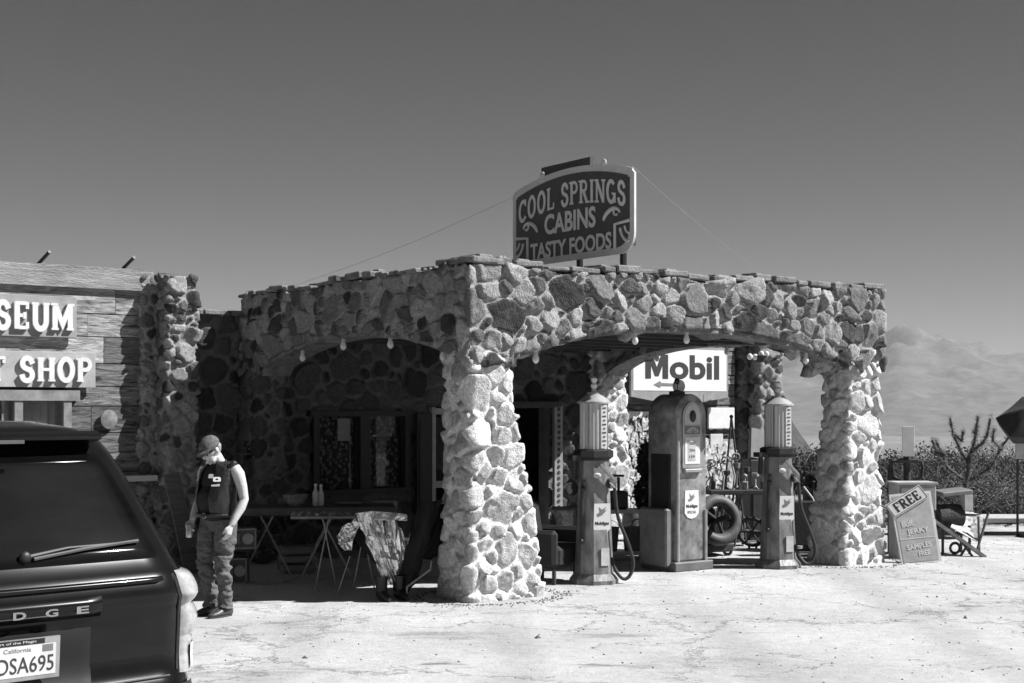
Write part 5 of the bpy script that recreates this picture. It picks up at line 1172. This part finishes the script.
# long dark table with relics, stool and cabinet
t = thing('relic_table', 'dark narrow table crowded with small iron relics behind the right pump', 'table'); put(t, 744, 20.6, 0, R(8))
MB().box((0, 0, .80), (1.15, .45, .07), None, .01).build('tabletop', M_wooddk, t)
for x in (-.1, .48):
    for y in (-.18, .18): MB().tube([(x - (.1 if x < 0 else 0), y, 0), (x, y, .78)], .018, 8).build('leg', mat('worn_iron'), t)
MB().box((-.05, 0, .22), (.5, .3, .02)).build('lower_rail', mat('worn_iron'), t)
for k in range(13):
    x = -.52 + k * .085; ty = rnd.choice('abcd'); mb = MB(); h = rnd.uniform(.12, .42)
    if ty == 'a': mb.lathe([(.001, 0), (.035, 0), (.04, h * .6), (.018, h * .8), (.018, h), (.001, h)], 12)
    elif ty == 'b': mb.tube([(0, 0, 0), (.02, 0, h * .5), (-.03, .02, h), (.04, 0, h * 1.15)], [.02, .014, .012, .02], 8); mb.torus(.05, .012, Matrix.Translation((.04, 0, h * 1.15)) @ Matrix.Rotation(R(90), 4, 'X'), 16, 6)
    elif ty == 'c': mb.box((0, 0, h * .3), (.08, .1, h * .6), None, .012); mb.tube([(0, 0, h * .55), (0, 0, h)], .012, 6); mb.ell((0, 0, h), (.035, .035, .03))
    else: mb.lathe([(.001, 0), (.05, 0), (.03, .03), (.012, .06), (.012, h * .7), (.05, h * .8), (.055, h), (.001, h)], 14)
    kind = {'a': 'bottle', 'b': 'bent iron tool', 'c': 'small machine', 'd': 'oil lamp'}[ty]
    o = mb.build('relic', mat('relic_%d' % (k % 4), (.5, .2, .35, .08)[k % 4], .5, var=.5, scale=15), smooth='auto')
    o.location = Matrix.Translation(t.location) @ Matrix.Rotation(R(8), 4, 'Z') @ Vector((x, rnd.uniform(-.12, .12), .836))
    nm = ['first', 'second', 'third', 'fourth', 'fifth', 'sixth', 'seventh', 'eighth', 'ninth', 'tenth', 'eleventh', 'twelfth', 'thirteenth'][k]
    tag(o, '%s on the dark relic table, %s from its left end' % (kind, nm), kind.split()[-1], 'relics on the dark table')
mb = MB(); mb.tube([(-.25, 0, 0), (.05, .0, 2.0 * .5), (.18, 0, 1.75)], .02, 8); 
t = thing('tall_cabinet', 'tall dark cabinet with a sloping lid behind the right pump', 'cabinet'); put(t, 761, 21.6, 0, R(10))
MB().box((0, 0, .62), (.48, .4, 1.24), None, .01).build('carcass', mat('cabinet_dark', .07, .6, var=.4), t); MB().box((0, -.05, 1.45), (.42, .1, .5), (R(-22), R(10), 0), .01).build('lid', mat('dull_grey'), t); MB().box((0, -.21, .5), (.4, .02, .7)).build('door', mat('cabinet_dark'), t)
for k, (x, lean, lb) in enumerate(((-.6, .35, 'long iron rod leaning on the relic table, left one'), (.05, -.3, 'long iron rod leaning against the annex pillar, right one'))):
    mb = MB(); mb.tube([(0, 0, 0), (lean * .6, .25, 1.9)], .016, 8); mb.ell((lean * .6, .25, 1.9), (.03, .03, .03)); relic('iron_rod', lb, 'rod', 744 + x * 40, 21.0, 0, mb, RUST, 0)['group'] = 'leaning iron rods'
# hanging shelf of specimens on the annex wall, boards and frames
t = thing('specimen_board', 'large wall board crowded with small pale specimens left of the middle pump', 'display board', L(6.98, 5.36, 0), TH)
MB().box((.15, 0, 1.1), (.95, .05, 1.75)).build('board', mat('pinboard_dark', .1, .9), t)
mb = MB()
for k in range(330):
    s_k = rnd.choice((.03, .04, .05, .05, .07, .11)); mb.box((rnd.uniform(-.28, .58), -.03 - .0001 * k, rnd.uniform(.27, 1.93)), (s_k * rnd.uniform(.6, 1.2), .02, s_k * rnd.uniform(.7, 1.5)), (0, rnd.uniform(-.5, .5), 0))
tag(mb.build('specimen', mat('pale_chips', .5, .8, var=.95, scale=13), t), kind='stuff')
t = thing('specimen_board', 'wide wall board of pale specimens on the annex wall right of the middle pump', 'display board', L(8.55, 5.36, 0), TH)
MB().box((.05, 0, .85), (1.2, .05, 1.3)).build('board', mat('grey_board'), t)
mb = MB()
for k in range(260):
    s_k = rnd.choice((.03, .04, .05, .08, .12, .16)); mb.box((rnd.uniform(-.5, .6), -.03 - .0001 * k, rnd.uniform(.25, 1.45)), (s_k * rnd.uniform(.5, 1.2), .02, s_k * rnd.uniform(.5, 1.5)), (0, rnd.uniform(-.8, .8), 0))
tag(mb.build('specimen', mat('pale_chips'), t), kind='stuff')
mb = MB(); mb.box((0, 0, 0), (.62, .04, .36), None, .004); o = mb.build('blank_panel', M_white); o.location = L(8.95, 5.40, 1.86); o.rotation_euler = (0, 0, TH); tag(o, 'blank white panel on the annex wall just below the big white sign', 'panel')
mb = MB(); mb.tube([(-.32, 0, 0), (-.2, 0, .02), (-.08, 0, 0), (.04, 0, .025), (.16, 0, 0), (.3, 0, .02)], .012, 6); o = mb.build('scroll_bracket', RUST); o.location = L(8.95, 5.36, 1.655); o.rotation_euler = (0, 0, TH); tag(o, 'thin wavy iron bar under the blank white panel', 'iron bar')
mb = MB(); mb.box((0, 0, 0), (.3, .03, .18), None, .004); o = mb.build('small_plaque', mat('plate_pale')); o.location = L(8.75, 5.31, 1.5); o.rotation_euler = (0, 0, TH); tag(o, 'small pale plaque on the wall above the relic table', 'plaque')
t = thing('flower_basket', 'hanging basket of pale round blooms at the top of the annex pillar', 'basket', L(9.2, 4.72, 2.92), TH)
MB().lathe([(.001, -.12), (.08, -.1), (.12, 0), (.13, 0), (.001, -.02)], 16).build('basket', RUST, t, smooth='auto')
for k in range(5): mb = MB(); mb.ell((-.2 + .1 * k, rnd.uniform(-.05, .05), rnd.uniform(-.04, .1)), (.05, .05, .055)); mb.build('bloom', mat('bulb_glass'), t, smooth=True)
mb = MB(); mb.tube([(0, 0, 0), (0, 0, .3)], .006, 5); mb.build('hanger', RUST, t)
# drum and hand truck near the right pillar
t = thing('oil_drum', 'dark round oil drum tucked behind the right stone pillar', 'drum'); put(t, 822, 19.9, 0, 0)
MB().lathe([(.001, 0), (.27, 0), (.28, .02), (.27, .04), (.27, .3), (.282, .32), (.27, .34), (.27, .6), (.282, .62), (.27, .64), (.27, .88), (.28, .9), (.25, .89), (.001, .88)], 32).build('barrel', mat('drum_dark', .03, .5, var=.4), t, smooth='auto')
MB().ell((-.05, 0, 1.0), (.2, .2, .14)).build('cover', FD, t, smooth=True)
t = thing('hand_truck', 'dark hand truck with a bent handle between the right pump and pillar', 'hand truck'); put(t, 806, 19.2, 0, R(10))
for x in (-.14, .14): MB().tube([(x, 0, .1), (x, .1, .9), (x * .9, .02, 1.02)], .016, 8).build('rail', RUST, t)
mb = MB(); mb.box((0, -.1, .06), (.36, .2, .02)); mb.build('toe_plate', RUST, t)
mb = MB(); mb.tube([(-.05, -.03, .95), (.06, -.06, .8), (.14, -.08, .62)], .018, 8); mb.build('handle', mat('pale_steel'), t)
for x in (-.2, .2): mb = MB(); mb.torus(.08, .03, Matrix.Translation((x, .05, .11)) @ Matrix.Rotation(R(90), 4, 'Y'), 20, 8); mb.build('wheel', M_black, t, smooth=True)
MB().box((0, .02, .45), (.4, .22, .6), None, .01).build('load_box', FD, t)

# ------------------------------------------------------------------ right of the building
Yf = gd(562) - .15
t = thing('a_board_sign', 'chalkboard sign reading FREE Buff Jerky Samples leaning by the right stone pillar', 'sign', (gx(922, Yf), Yf, 0), R(4)); t.scale = (1.12, 1, 1); s_ = Yf / 1400
t['label'] = 'pale sign lettered FREE and JERKY leaning by the right stone pillar'
FM2 = face_M((0, 0, 0), (1, 0, 0), (-.0, .16, 1)) @ Matrix.Rotation(R(6), 4, 'Z')
mb = MB(); mb.prism([(-.24, .0), (.24, .0), (.25, .93), (-.25, .93)], -.02, 0, FM2); mb.build('frame', M_white, t)
mb = MB(); mb.prism([(-.21, .03), (.21, .03), (.22, .9), (-.22, .9)], 0, .004, FM2); fp = mb.build('face_panel', mat('sign_pale_grey', .5, .7, var=.25, scale=6), t)
mb = MB(); mb.prism([(-.21, .325), (.21, .325), (.21, .335), (-.21, .335)], .004, .007, FM2); mb.build('divider', M_white, fp)
M3 = FM2 @ Matrix.Translation((-.06, .82, .01)) @ Matrix.Rotation(R(27), 4, 'Z')
mb = MB(); mb.prism([(-.25, -.1), (.25, -.1), (.25, .1), (-.25, .1)], 0, .012, M3); fb = mb.build('free_panel', M_white, t)
mb = MB()
for c, s in (((0, .088, .013), (.47, .006, .002)), ((0, -.088, .013), (.47, .006, .002)), ((.238, 0, .013), (.006, .17, .002)), ((-.238, 0, .013), (.006, .17, .002))): mb.box(tuple(c), s)
mb2 = MB(); mb2.add(mb.v, mb.f, M3); mb2.build('border', M_black, fb)
serif_text('FREE', .125, M_black, fb, M3 @ Matrix.Translation((0, 0, .012)), ext=.002, thick=.22, thin=.12, width=.36)
for tx, x, y, h, wd in (('Buff.', -.09, .53, .08, .15), ('JERKY', .02, .42, .085, .27), ('SAMPLES', -.0, .23, .07, .3), ('FREE', .05, .13, .06, .14)):
    text_obj(tx, h, M_white, fp, FM2 @ Matrix.Translation((x, y, .005)) @ Matrix.Rotation(R(5), 4, 'Z'), ext=.002, off=.03, width=wd)
Yb = Yf + .5
t = thing('metal_locker', 'pale grey metal box standing behind the leaning jerky sign', 'locker', (gx(921, Yb), Yb, 0), R(4))
MB().box((-.05, .2, .5), (.52, .4, 1.0), None, .01).build('cabinet', mat('locker_grey', .42, .55, var=.15), t); mb = MB(); mb.box((-.05, -.01, .5), (.44, .02, .9)); mb.build('door', mat('locker_grey'), t); MB().box((.18, -.03, .6), (.02, .03, .12)).build('handle', M_black, t)
MB().box((-.05, .2, 1.015), (.56, .44, .03)).build('lid', mat('sign_pale_grey'), t)
t = thing('pipe_stand', 'upright dark pipe fitting with a blank white card behind the grey metal box', 'standpipe', (gx(907, Yb + .9), Yb + .9, -.1), 0)
MB().tube([(0, 0, 0), (0, 0, 1.5)], .05, 12).build('pipe', RUST, t); 
for s in (-1, 1):
    mb = MB(); mb.tube([(0, 0, 1.4), (s * .2, 0, 1.38), (s * .22, 0, 1.3), (s * .2, 0, 1.15), (s * .08, 0, 1.1)], .022, 8); mb.build('arm', RUST, t, smooth='auto')
mb = MB(); mb.box((0, -.06, 1.66), (.17, .02, .42), None, .003); mb.build('card', M_white, t); MB().box((0, -.05, 1.38), (.3, .05, .04)).build('crossbar', RUST, t)
mb = MB(); mb.tube([(-.25, 0, 0), (-.25, 0, 1.3), (-.2, 0, 1.38), (-.05, 0, 1.38)], .025, 8); mb.build('side_pipe', RUST, t, smooth='auto')
Yg = gd(556) + .3
t = thing('barrel_grill', 'dark old barrel grill on legs right of the grey metal box', 'grill', (gx(952, Yg), Yg, 0), R(10))
MB().lathe([(.001, -.2), (.15, -.2), (.17, -.18), (.175, 0), (.17, .17), (.15, .19), (.001, .19)], 14, M=Matrix.Translation((-.06, 0, .52)) @ Matrix.Rotation(R(90), 4, 'Y')).build('drum', mat('grill_dark', .04, .8, var=.9, scale=14, bump=.6), t, smooth='auto')
MB().box((0, 0, .86), (.45, .34, .06), (R(4), R(-5), 0), .01).build('lid', mat('dull_grey'), t); MB().box((.16, -.1, .72), (.12, .16, .22)).build('side_box', mat('sign_pale_grey'), t)
for x in (-.2, .2):
    for y in (-.12, .12): MB().tube([(x, y, 0), (x, y, .4)], .02, 8).build('leg', RUST, t)
mb = MB(); mb.torus(.07, .02, Matrix.Translation((-.06, -.2, .1)) @ Matrix.Rotation(R(90), 4, 'X'), 16, 6); mb.build('wheel', RUST, t, smooth=True)
Yw = gd(556)
def qw(px, py, dy=0): s = Yw / 1400; return ((px - 950) * s, dy, 2 - (py - 410) * s)
mb = MB(); A, B = Vector(qw(924, 511, .25)), Vector(qw(981, 556, -.15)); d = (B - A); e = Vector((.05, .03, .06)); f = Vector((0, .06, .0))
mb.loft([[P + f * a + e * b * .6 for a, b in ((-1, -.5), (1, -.5), (1, .5), (-1, .5))] for P in (A, A.lerp(B, .5), B)])
o = mb.build('timber_beam', WOB); fix_normals(o); o.location = (gx(950, Yw), Yw, 0); tag(o, 'long weathered timber leaning down from the jerky sign to the ground', 'timber')
t = thing('wheelbarrow', 'speckled pale wheelbarrow tray tipped up on splayed legs beside the bush', 'wheelbarrow', (gx(966, Yg - .15), Yg - .15, 0), R(0)); s_ = (Yg - .15) / 1400
def q(px, py, dy=0): return ((px - 966) * s_, dy, 2 - (py - 410) * s_)
mb = MB(); out = [q(948, 527, -.1), q(960, 514, .2), q(988, 516, .25), q(983, 530, -.05), q(972, 541, -.2)]; inn = [Vector(p) * .9 + Vector((.01, .12, .05)) for p in out]
mb.loft([[Vector(p) for p in out], [Vector(p).lerp(Vector((.02, .1, .75)), .35) + Vector((0, .12, -.05)) for p in out]], cap=False); mb.add([Vector(p).lerp(Vector((.02, .1, .75)), .35) + Vector((0, .12, -.05)) for p in out], [(0, 1, 2, 3, 4)])
o = mb.build('tray', mat('speckled_tray', .5, .6, var=.75, scale=22), t); bake(o, [('SOLIDIFY', dict(thickness=.012))]); o.data.polygons.foreach_set('use_smooth', [False] * len(o.data.polygons))
for a, b in (((986, 512), (972, 548)), ((976, 516), (974, 550)), ((955, 535), (968, 556)), ((968, 540), (953, 558))): mb = MB(); mb.tube([q(a[0], a[1], -.1), q(b[0], b[1], -.22)], .018, 8); mb.build('leg', WOB, t)
# kerb slab, board on posts, umbrella
t = thing('concrete_slab', 'long low concrete slab raised on blocks in front of the bushes at the right edge', 'slab', (gx(1080, 22.6), 22.6, 0), 0)
MB().box((0, 0, .25), (5.2, .8, .08), None, .01).build('top', mat('slab_concrete', .5, .9, var=.2, bump=.3), t)
for x in (-2.2, 0, 2.2): MB().box((x, .1, .105), (.3, .4, .21)).build('block', mat('slab_concrete'), t)
t = thing('notice_board', 'small pale board on two posts among the bushes at the right edge', 'sign', (gx(1022, 22.0), 22.0, 0), 0)
MB().box((.06, 0, 1.42), (.32, .04, .38), None, .004).build('board', mat('sign_pale_grey'), t)
for x in (-.06, .18): MB().tube([(x, .03, 0), (x, .03, 1.6)], .02, 8).build('post', RUST, t)
t = thing('patio_umbrella', 'dark tilted patio umbrella with faded writing at the right edge', 'umbrella', (gx(1036, 22.0), 22.0, 0), 0); t.scale = (1.12,) * 3
Mu = Matrix.Translation((0, 0, 1.82)) @ Matrix.Rotation(R(-24), 4, 'Y') @ Matrix.Rotation(R(26), 4, 'X') @ Matrix.Rotation(R(-158), 4, 'Z')
mb = MB(); n_ = 6; rr = []
for r_, z in ((.01, .02), (.2, -.01), (.4, -.06), (.58, -.13), (.56, -.25)):
    ring = []
    for k in range(n_ * 6):
        f = (k % 6) / 6; a0 = 2 * math.pi * (k // 6) / n_; a1 = a0 + 2 * math.pi / n_; p = Vector((math.cos(a0), math.sin(a0))).lerp(Vector((math.cos(a1), math.sin(a1))), f); ring.append(Mu @ Vector((p.x * r_, p.y * r_, z - .02 * math.sin(math.pi * f) * (r_ / .6))))
    rr.append(ring)
mb.loft(rr, cap=False); o = mb.build('canopy', mat('umbrella_cloth', .06, .85, var=.2), t, smooth='auto'); bake(o, [('SOLIDIFY', dict(thickness=.004))])
for k in range(n_):
    a = 2 * math.pi * k / n_; mb = MB(); mb.tube([Mu @ Vector((0, 0, -.02)), Mu @ Vector((.57 * math.cos(a), .57 * math.sin(a), -.15))], .006, 5); mb.build('rib', BT, t)
mb = MB(); mb.tube([Mu @ Vector((0, 0, .02)), Mu @ Vector((0, 0, -.35)), (-.0, 0, 1.2), (0, 0, .05)], .018, 8); mb.build('pole', BT, t, smooth='auto')
MB().lathe([(.001, 0), (.24, 0), (.24, .05), (.05, .08), (.03, .3), (.001, .3)], 24).build('base', M_black, t, smooth='auto')

# ------------------------------------------------------------------ vegetation
def creosote(label, px, Y, h, r, n, seed, m=LEAF, leaf=.045, base=0):
    rd = random.Random(seed); z0 = float(terrain_z(np.array([gx(px, Y)]), np.array([Y]))[0]) - .05
    t = thing('desert_bush', label, 'bush', (gx(px, Y), Y, z0 + base), rd.random() * 6, 'desert bushes beyond the station')
    sm = MB(); lf = MB(); tips = []
    for k in range(int(26 + r * 16)):
        a = rd.random() * 6.28; sp = r * rd.uniform(.2, 1); hh = h * rd.uniform(.6, 1.0) * (1 - .25 * (sp / r) ** 2); p = [Vector((0, 0, 0)) + Vector((math.cos(a), math.sin(a), 0)) * .06]
        for i in range(1, 6): f = i / 5; p.append(Vector((math.cos(a + rd.uniform(-.15, .15)) * sp * f, math.sin(a + rd.uniform(-.15, .15)) * sp * f, hh * f ** .75)))
        sm.tube(p, [.018, .015, .012, .009, .007, .004], 5); tips += p[1:]
        for _ in range(3):
            q0 = p[rd.randrange(2, 5)]; q1 = q0 + Vector((rd.uniform(-.3, .3) * r, rd.uniform(-.3, .3) * r, rd.uniform(.05, .3) * h)); sm.tube([q0, q1], [.007, .003], 4); tips += [q1, q0.lerp(q1, .5)]
    per = max(4, int(n / len(tips)))
    for q0 in tips: leafball(lf, q0, (.16, .16, .14), per, leaf, rd)
    sm.build('stem', TWIG, t); lf.build('foliage', m, t); return t
LEAFM = mat('leaf_mid', .06, .8, var=.4, scale=2)
bl = [(905, 25.5, 1.15, .9, 'dark bush close behind the grey metal box'), (932, 24.5, 1.35, 1.0, 'dark bush rising just behind the barrel grill'), (960, 24.2, 1.45, 1.1, 'broad dark bush behind the tipped wheelbarrow under the cactus'), (988, 25.2, 1.6, 1.1, 'dense dark bush right of the cactus arms'), (1012, 24.6, 1.5, 1.0, 'dense bush beside the small notice board'),
      (1042, 24.8, 1.6, 1.1, 'bush cut by the right edge of the picture'), (925, 30, 1.5, 1.3, 'second row bush seen above the grey metal box'), (975, 31, 1.9, 1.5, 'taller second row bush behind the cactus'), (1015, 30, 2.0, 1.4, 'tall second row bush near the right edge'), (897, 32, 1.4, 1.2, 'bush peeping out beside the right stone pillar'),
      (1050, 29, 2.1, 1.4, 'tall bush outside the right edge behind the slab'), (812, 34, 1.3, 1.2, 'low bush seen through the arch beside the right pump'), (795, 40, 1.3, 1.3, 'farther low bush seen through the arch')]
for i, (px, Y, h, r, lb) in enumerate(bl): creosote(lb, px, Y, h * (.52, .8, .66, .74, .6)[i % 5], r, (2400, 5000, 3400)[i % 3] if Y < 28 else 3000, 100 + i, (LEAF, LEAFM)[i % 2], .019 if Y < 28 else .026)
# cholla cactus with fuzzy jointed arms
Yc = 23.4; t = thing('cholla_cactus', 'tall branching cholla cactus with fuzzy arms standing above the bushes', 'cactus', (gx(960, Yc), Yc, 0), 0); s_ = Yc / 1400
def q(px, py, dy=0): return Vector(((px - 960) * s_, dy, 2 - (py - 410) * s_))
CH_ = mat('cholla_spine', .2, .9, var=.5, scale=20)
arms_ = [[(962, 520), (962, 490), (966, 470), (968, 452)], [(968, 455), (972, 442), (974, 430), (976, 416)], [(970, 450), (980, 444), (985, 434), (988, 418)], [(967, 465), (958, 450), (951, 434), (948, 418)], [(951, 434), (958, 441), (960, 430)], [(964, 480), (948, 468), (942, 452), (936, 440)], [(962, 485), (990, 468), (1002, 445), (1018, 426)], [(942, 455), (934, 452), (930, 440)], [(1000, 450), (990, 440), (992, 428)], [(976, 434), (980, 425)]]
mbA = MB(); sp = MB(); rd = random.Random(3)
for i, ar_ in enumerate(arms_):
    dy = rd.uniform(-.25, .25); pts = []
    for a, b in zip(ar_[:-1], ar_[1:]):
        for k in range(4): pts.append(q(a[0], a[1], dy).lerp(q(b[0], b[1], dy), k / 4))
    pts.append(q(*ar_[-1], dy)); rad_ = [(.035 if i == 0 else .02) * (1 + .18 * math.sin(k * 1.9)) for k in range(len(pts))]; rad_[-1] = .015
    mbA.tube(pts, rad_, 8)
    for p in pts:
        for _ in range(40):
            d = Vector((rd.gauss(0, 1), rd.gauss(0, 1), rd.gauss(0, 1))).normalized(); o_ = p + Vector((rd.uniform(-.035, .035), rd.uniform(-.035, .035), rd.uniform(-.05, .05))); e_ = d.orthogonal().normalized() * .004
            sp.add([o_ - e_, o_ + e_, o_ + d * .06], [(0, 1, 2)])
mbA.build('stem', mat('cholla_green', .05, .8), t, smooth=True); sp.build('spine', CH_, t)
# far scrub: one mass of clumps thinning with distance
def clumps(name, N, r0, r1, az0, az1, seed, leafs, size, avoid=None):
    g = np.random.default_rng(seed); r = np.exp(g.uniform(math.log(r0), math.log(r1), N)); a = np.radians(g.uniform(az0, az1, N)); x, y = r * np.sin(a), r * np.cos(a); z = terrain_z(x, y)
    dx, dy = x - OX, y - OY; aa = dx * CU + dy * SU; bb = -dx * SU + dy * CU
    ok = ~((aa > -10) & (aa < 11) & (bb > -2) & (bb < 11)) & (np.hypot((x - 2) / 1.15, (y - 4) / .8) > 31)
    x, y, z, r = x[ok], y[ok], z[ok], r[ok]; N = len(x); R0 = g.uniform(.4, 1.1, N) * np.clip(1 + r / 900, 1, 3); H = R0 * g.uniform(.7, 1.2, N)
    d = g.normal(size=(N, leafs, 3)); d /= np.linalg.norm(d, axis=2)[:, :, None]; d *= g.random((N, leafs, 1)) ** .4; d[:, :, 2] = np.abs(d[:, :, 2])
    P = np.stack([x, y, z], 1)[:, None, :] + d * np.stack([R0, R0, H], 1)[:, None, :]
    u = g.normal(size=(N, leafs, 3)); u /= np.linalg.norm(u, axis=2)[:, :, None]; v = np.cross(u, g.normal(size=(N, leafs, 3))); v /= np.linalg.norm(v, axis=2)[:, :, None]
    S = (size * R0)[:, None, None]; V = np.stack([P - u * S, P + v * S * .5, P + u * S, P - v * S * .5], 2).reshape(-1, 3)
    me = bpy.data.meshes.new(name); nf = N * leafs; me.vertices.add(nf * 4); me.vertices.foreach_set('co', V.ravel()); me.loops.add(nf * 4); me.loops.foreach_set('vertex_index', np.arange(nf * 4)); me.polygons.add(nf)
    me.polygons.foreach_set('loop_start', np.arange(nf) * 4); me.update(); me.validate(); me.materials.append(mat('scrub_leaf', .08, .9, var=.45, scale=.6))
    o = bpy.data.objects.new(name, me); COL.objects.link(o); return tag(o, kind='stuff')
clumps('desert_scrub', 1300, 34, 130, -8, 34, 1, 420, .055)
clumps('desert_scrub', 9000, 110, 1800, -8, 34, 2, 26, .3)
# pebbles and grit on the forecourt
g = random.Random(12); mb = MB()
for k in range(1500):
    X = g.uniform(-5, 11); Y = g.uniform(8.5, 22)
    a, b = inv(X, Y)
    s = g.uniform(.004, .016) * (2.2 if g.random() < .04 else 1); h = s * g.uniform(.5, .9); an = g.random() * 3
    ca, sa = math.cos(an), math.sin(an); P = [(X + s * (ca * u - sa * v), Y + s * (sa * u + ca * v), .004 + zz) for u, v, zz in ((1, 0, 0), (.2, .8, 0), (-.9, .3, 0), (-.3, -.8, 0), (.1, .1, h))]
    mb.add(P, [(0, 1, 4), (1, 2, 4), (2, 3, 4), (3, 0, 4)])
for k in range(1100):     # grit gathered at the feet of the pillars
    c_ = g.choice(((.45, .3, .75, .6), (6.2, .3, .7, .6), (-1.0, 5.3, .5, .5))); an = g.random() * 6.28; q_ = 1 + abs(g.gauss(0, .16))
    X, Y, _z = L(c_[0] + math.cos(an) * c_[2] * q_, c_[1] + math.sin(an) * c_[3] * q_)
    s = g.uniform(.006, .02); an = g.random() * 3; ca, sa = math.cos(an), math.sin(an); P = [(X + s * (ca * u - sa * v), Y + s * (sa * u + ca * v), .004 + zz) for u, v, zz in ((1, 0, 0), (.2, .8, 0), (-.9, .3, 0), (-.3, -.8, 0), (.1, .1, s * .8))]
    mb.add(P, [(0, 1, 4), (1, 2, 4), (2, 3, 4), (3, 0, 4)])
tag(mb.build('gravel', mat('dark_pebble', .16, .9, var=.6, scale=3)), kind='stuff')

rnd = random.Random(5)
kinds = [('wooden keg', 'keg'), ('iron pot', 'pot'), ('milk can', 'can'), ('stack of boards', 'boards'), ('rusty gear', 'gear')]
spots = [(606, 21.2, 2, 'pale milk can standing at the foot of the stone pier behind the left pump'), (634, 21.4, 0, 'small wooden keg behind the steel bench'), (640, 19.4, 1, 'round iron pot on the ground behind the side bin of the middle pump'),
         (733, 21.2, 0, 'dark wooden keg under the relic table'), (722, 21.6, 2, 'tall milk can under the left end of the relic table'), (752, 20.2, 4, 'rusty gear wheel leaning against the tall dark cabinet'), (786, 21.2, 3, 'short stack of boards behind the right pump'), (798, 20.4, 1, 'iron pot on the ground beside the hand truck'), (574, 19.6, 2, 'dark milk can left of the left pump by the door')]
for px, Y, k, lb in spots:
    mb = MB()
    if k == 0: mb.lathe([(.001, 0), (.14, 0), (.18, .12), (.19, .24), (.18, .36), (.14, .48), (.13, .47), (.001, .46)], 20); m = WOB
    elif k == 1: mb.lathe([(.001, .03), (.12, .05), (.18, .15), (.18, .24), (.14, .3), (.16, .33), (.001, .3)], 20); mb.torus(.14, .01, Matrix.Translation((0, 0, .36)) @ Matrix.Rotation(R(70), 4, 'X'), 20, 6); m = RUST
    elif k == 2: mb.lathe([(.001, 0), (.15, 0), (.155, .36), (.08, .48), (.08, .56), (.11, .6), (.001, .61)], 20); mb.torus(.05, .01, Matrix.Translation((.14, 0, .42)) @ Matrix.Rotation(R(90), 4, 'X'), 12, 5); m = mat('tin_pale')
    elif k == 3:
        for j in range(5): mb.box((rnd.uniform(-.04, .04), 0, .03 + j * .05), (.7, .18, .045), (0, 0, rnd.uniform(-.1, .1)))
        m = WOB
    else:
        M1 = Matrix.Translation((0, 0, .24)) @ Matrix.Rotation(R(76), 4, 'X'); mb.torus(.2, .03, M1, 28, 8)
        for j in range(14): a = 2 * math.pi * j / 14; mb.box(tuple((M1 @ Vector((.235 * math.cos(a), .235 * math.sin(a), 0)))), (.03, .03, .03))
        for j in range(3): a = math.pi * j / 3; mb.tube([M1 @ Vector((.19 * math.cos(a), .19 * math.sin(a), 0)), M1 @ Vector((-.19 * math.cos(a), -.19 * math.sin(a), 0))], .015, 6)
        m = RUST
    relic(kinds[k][0].replace(' ', '_'), lb, kinds[k][1], px, Y, 0, mb, m, rnd.random() * 3)
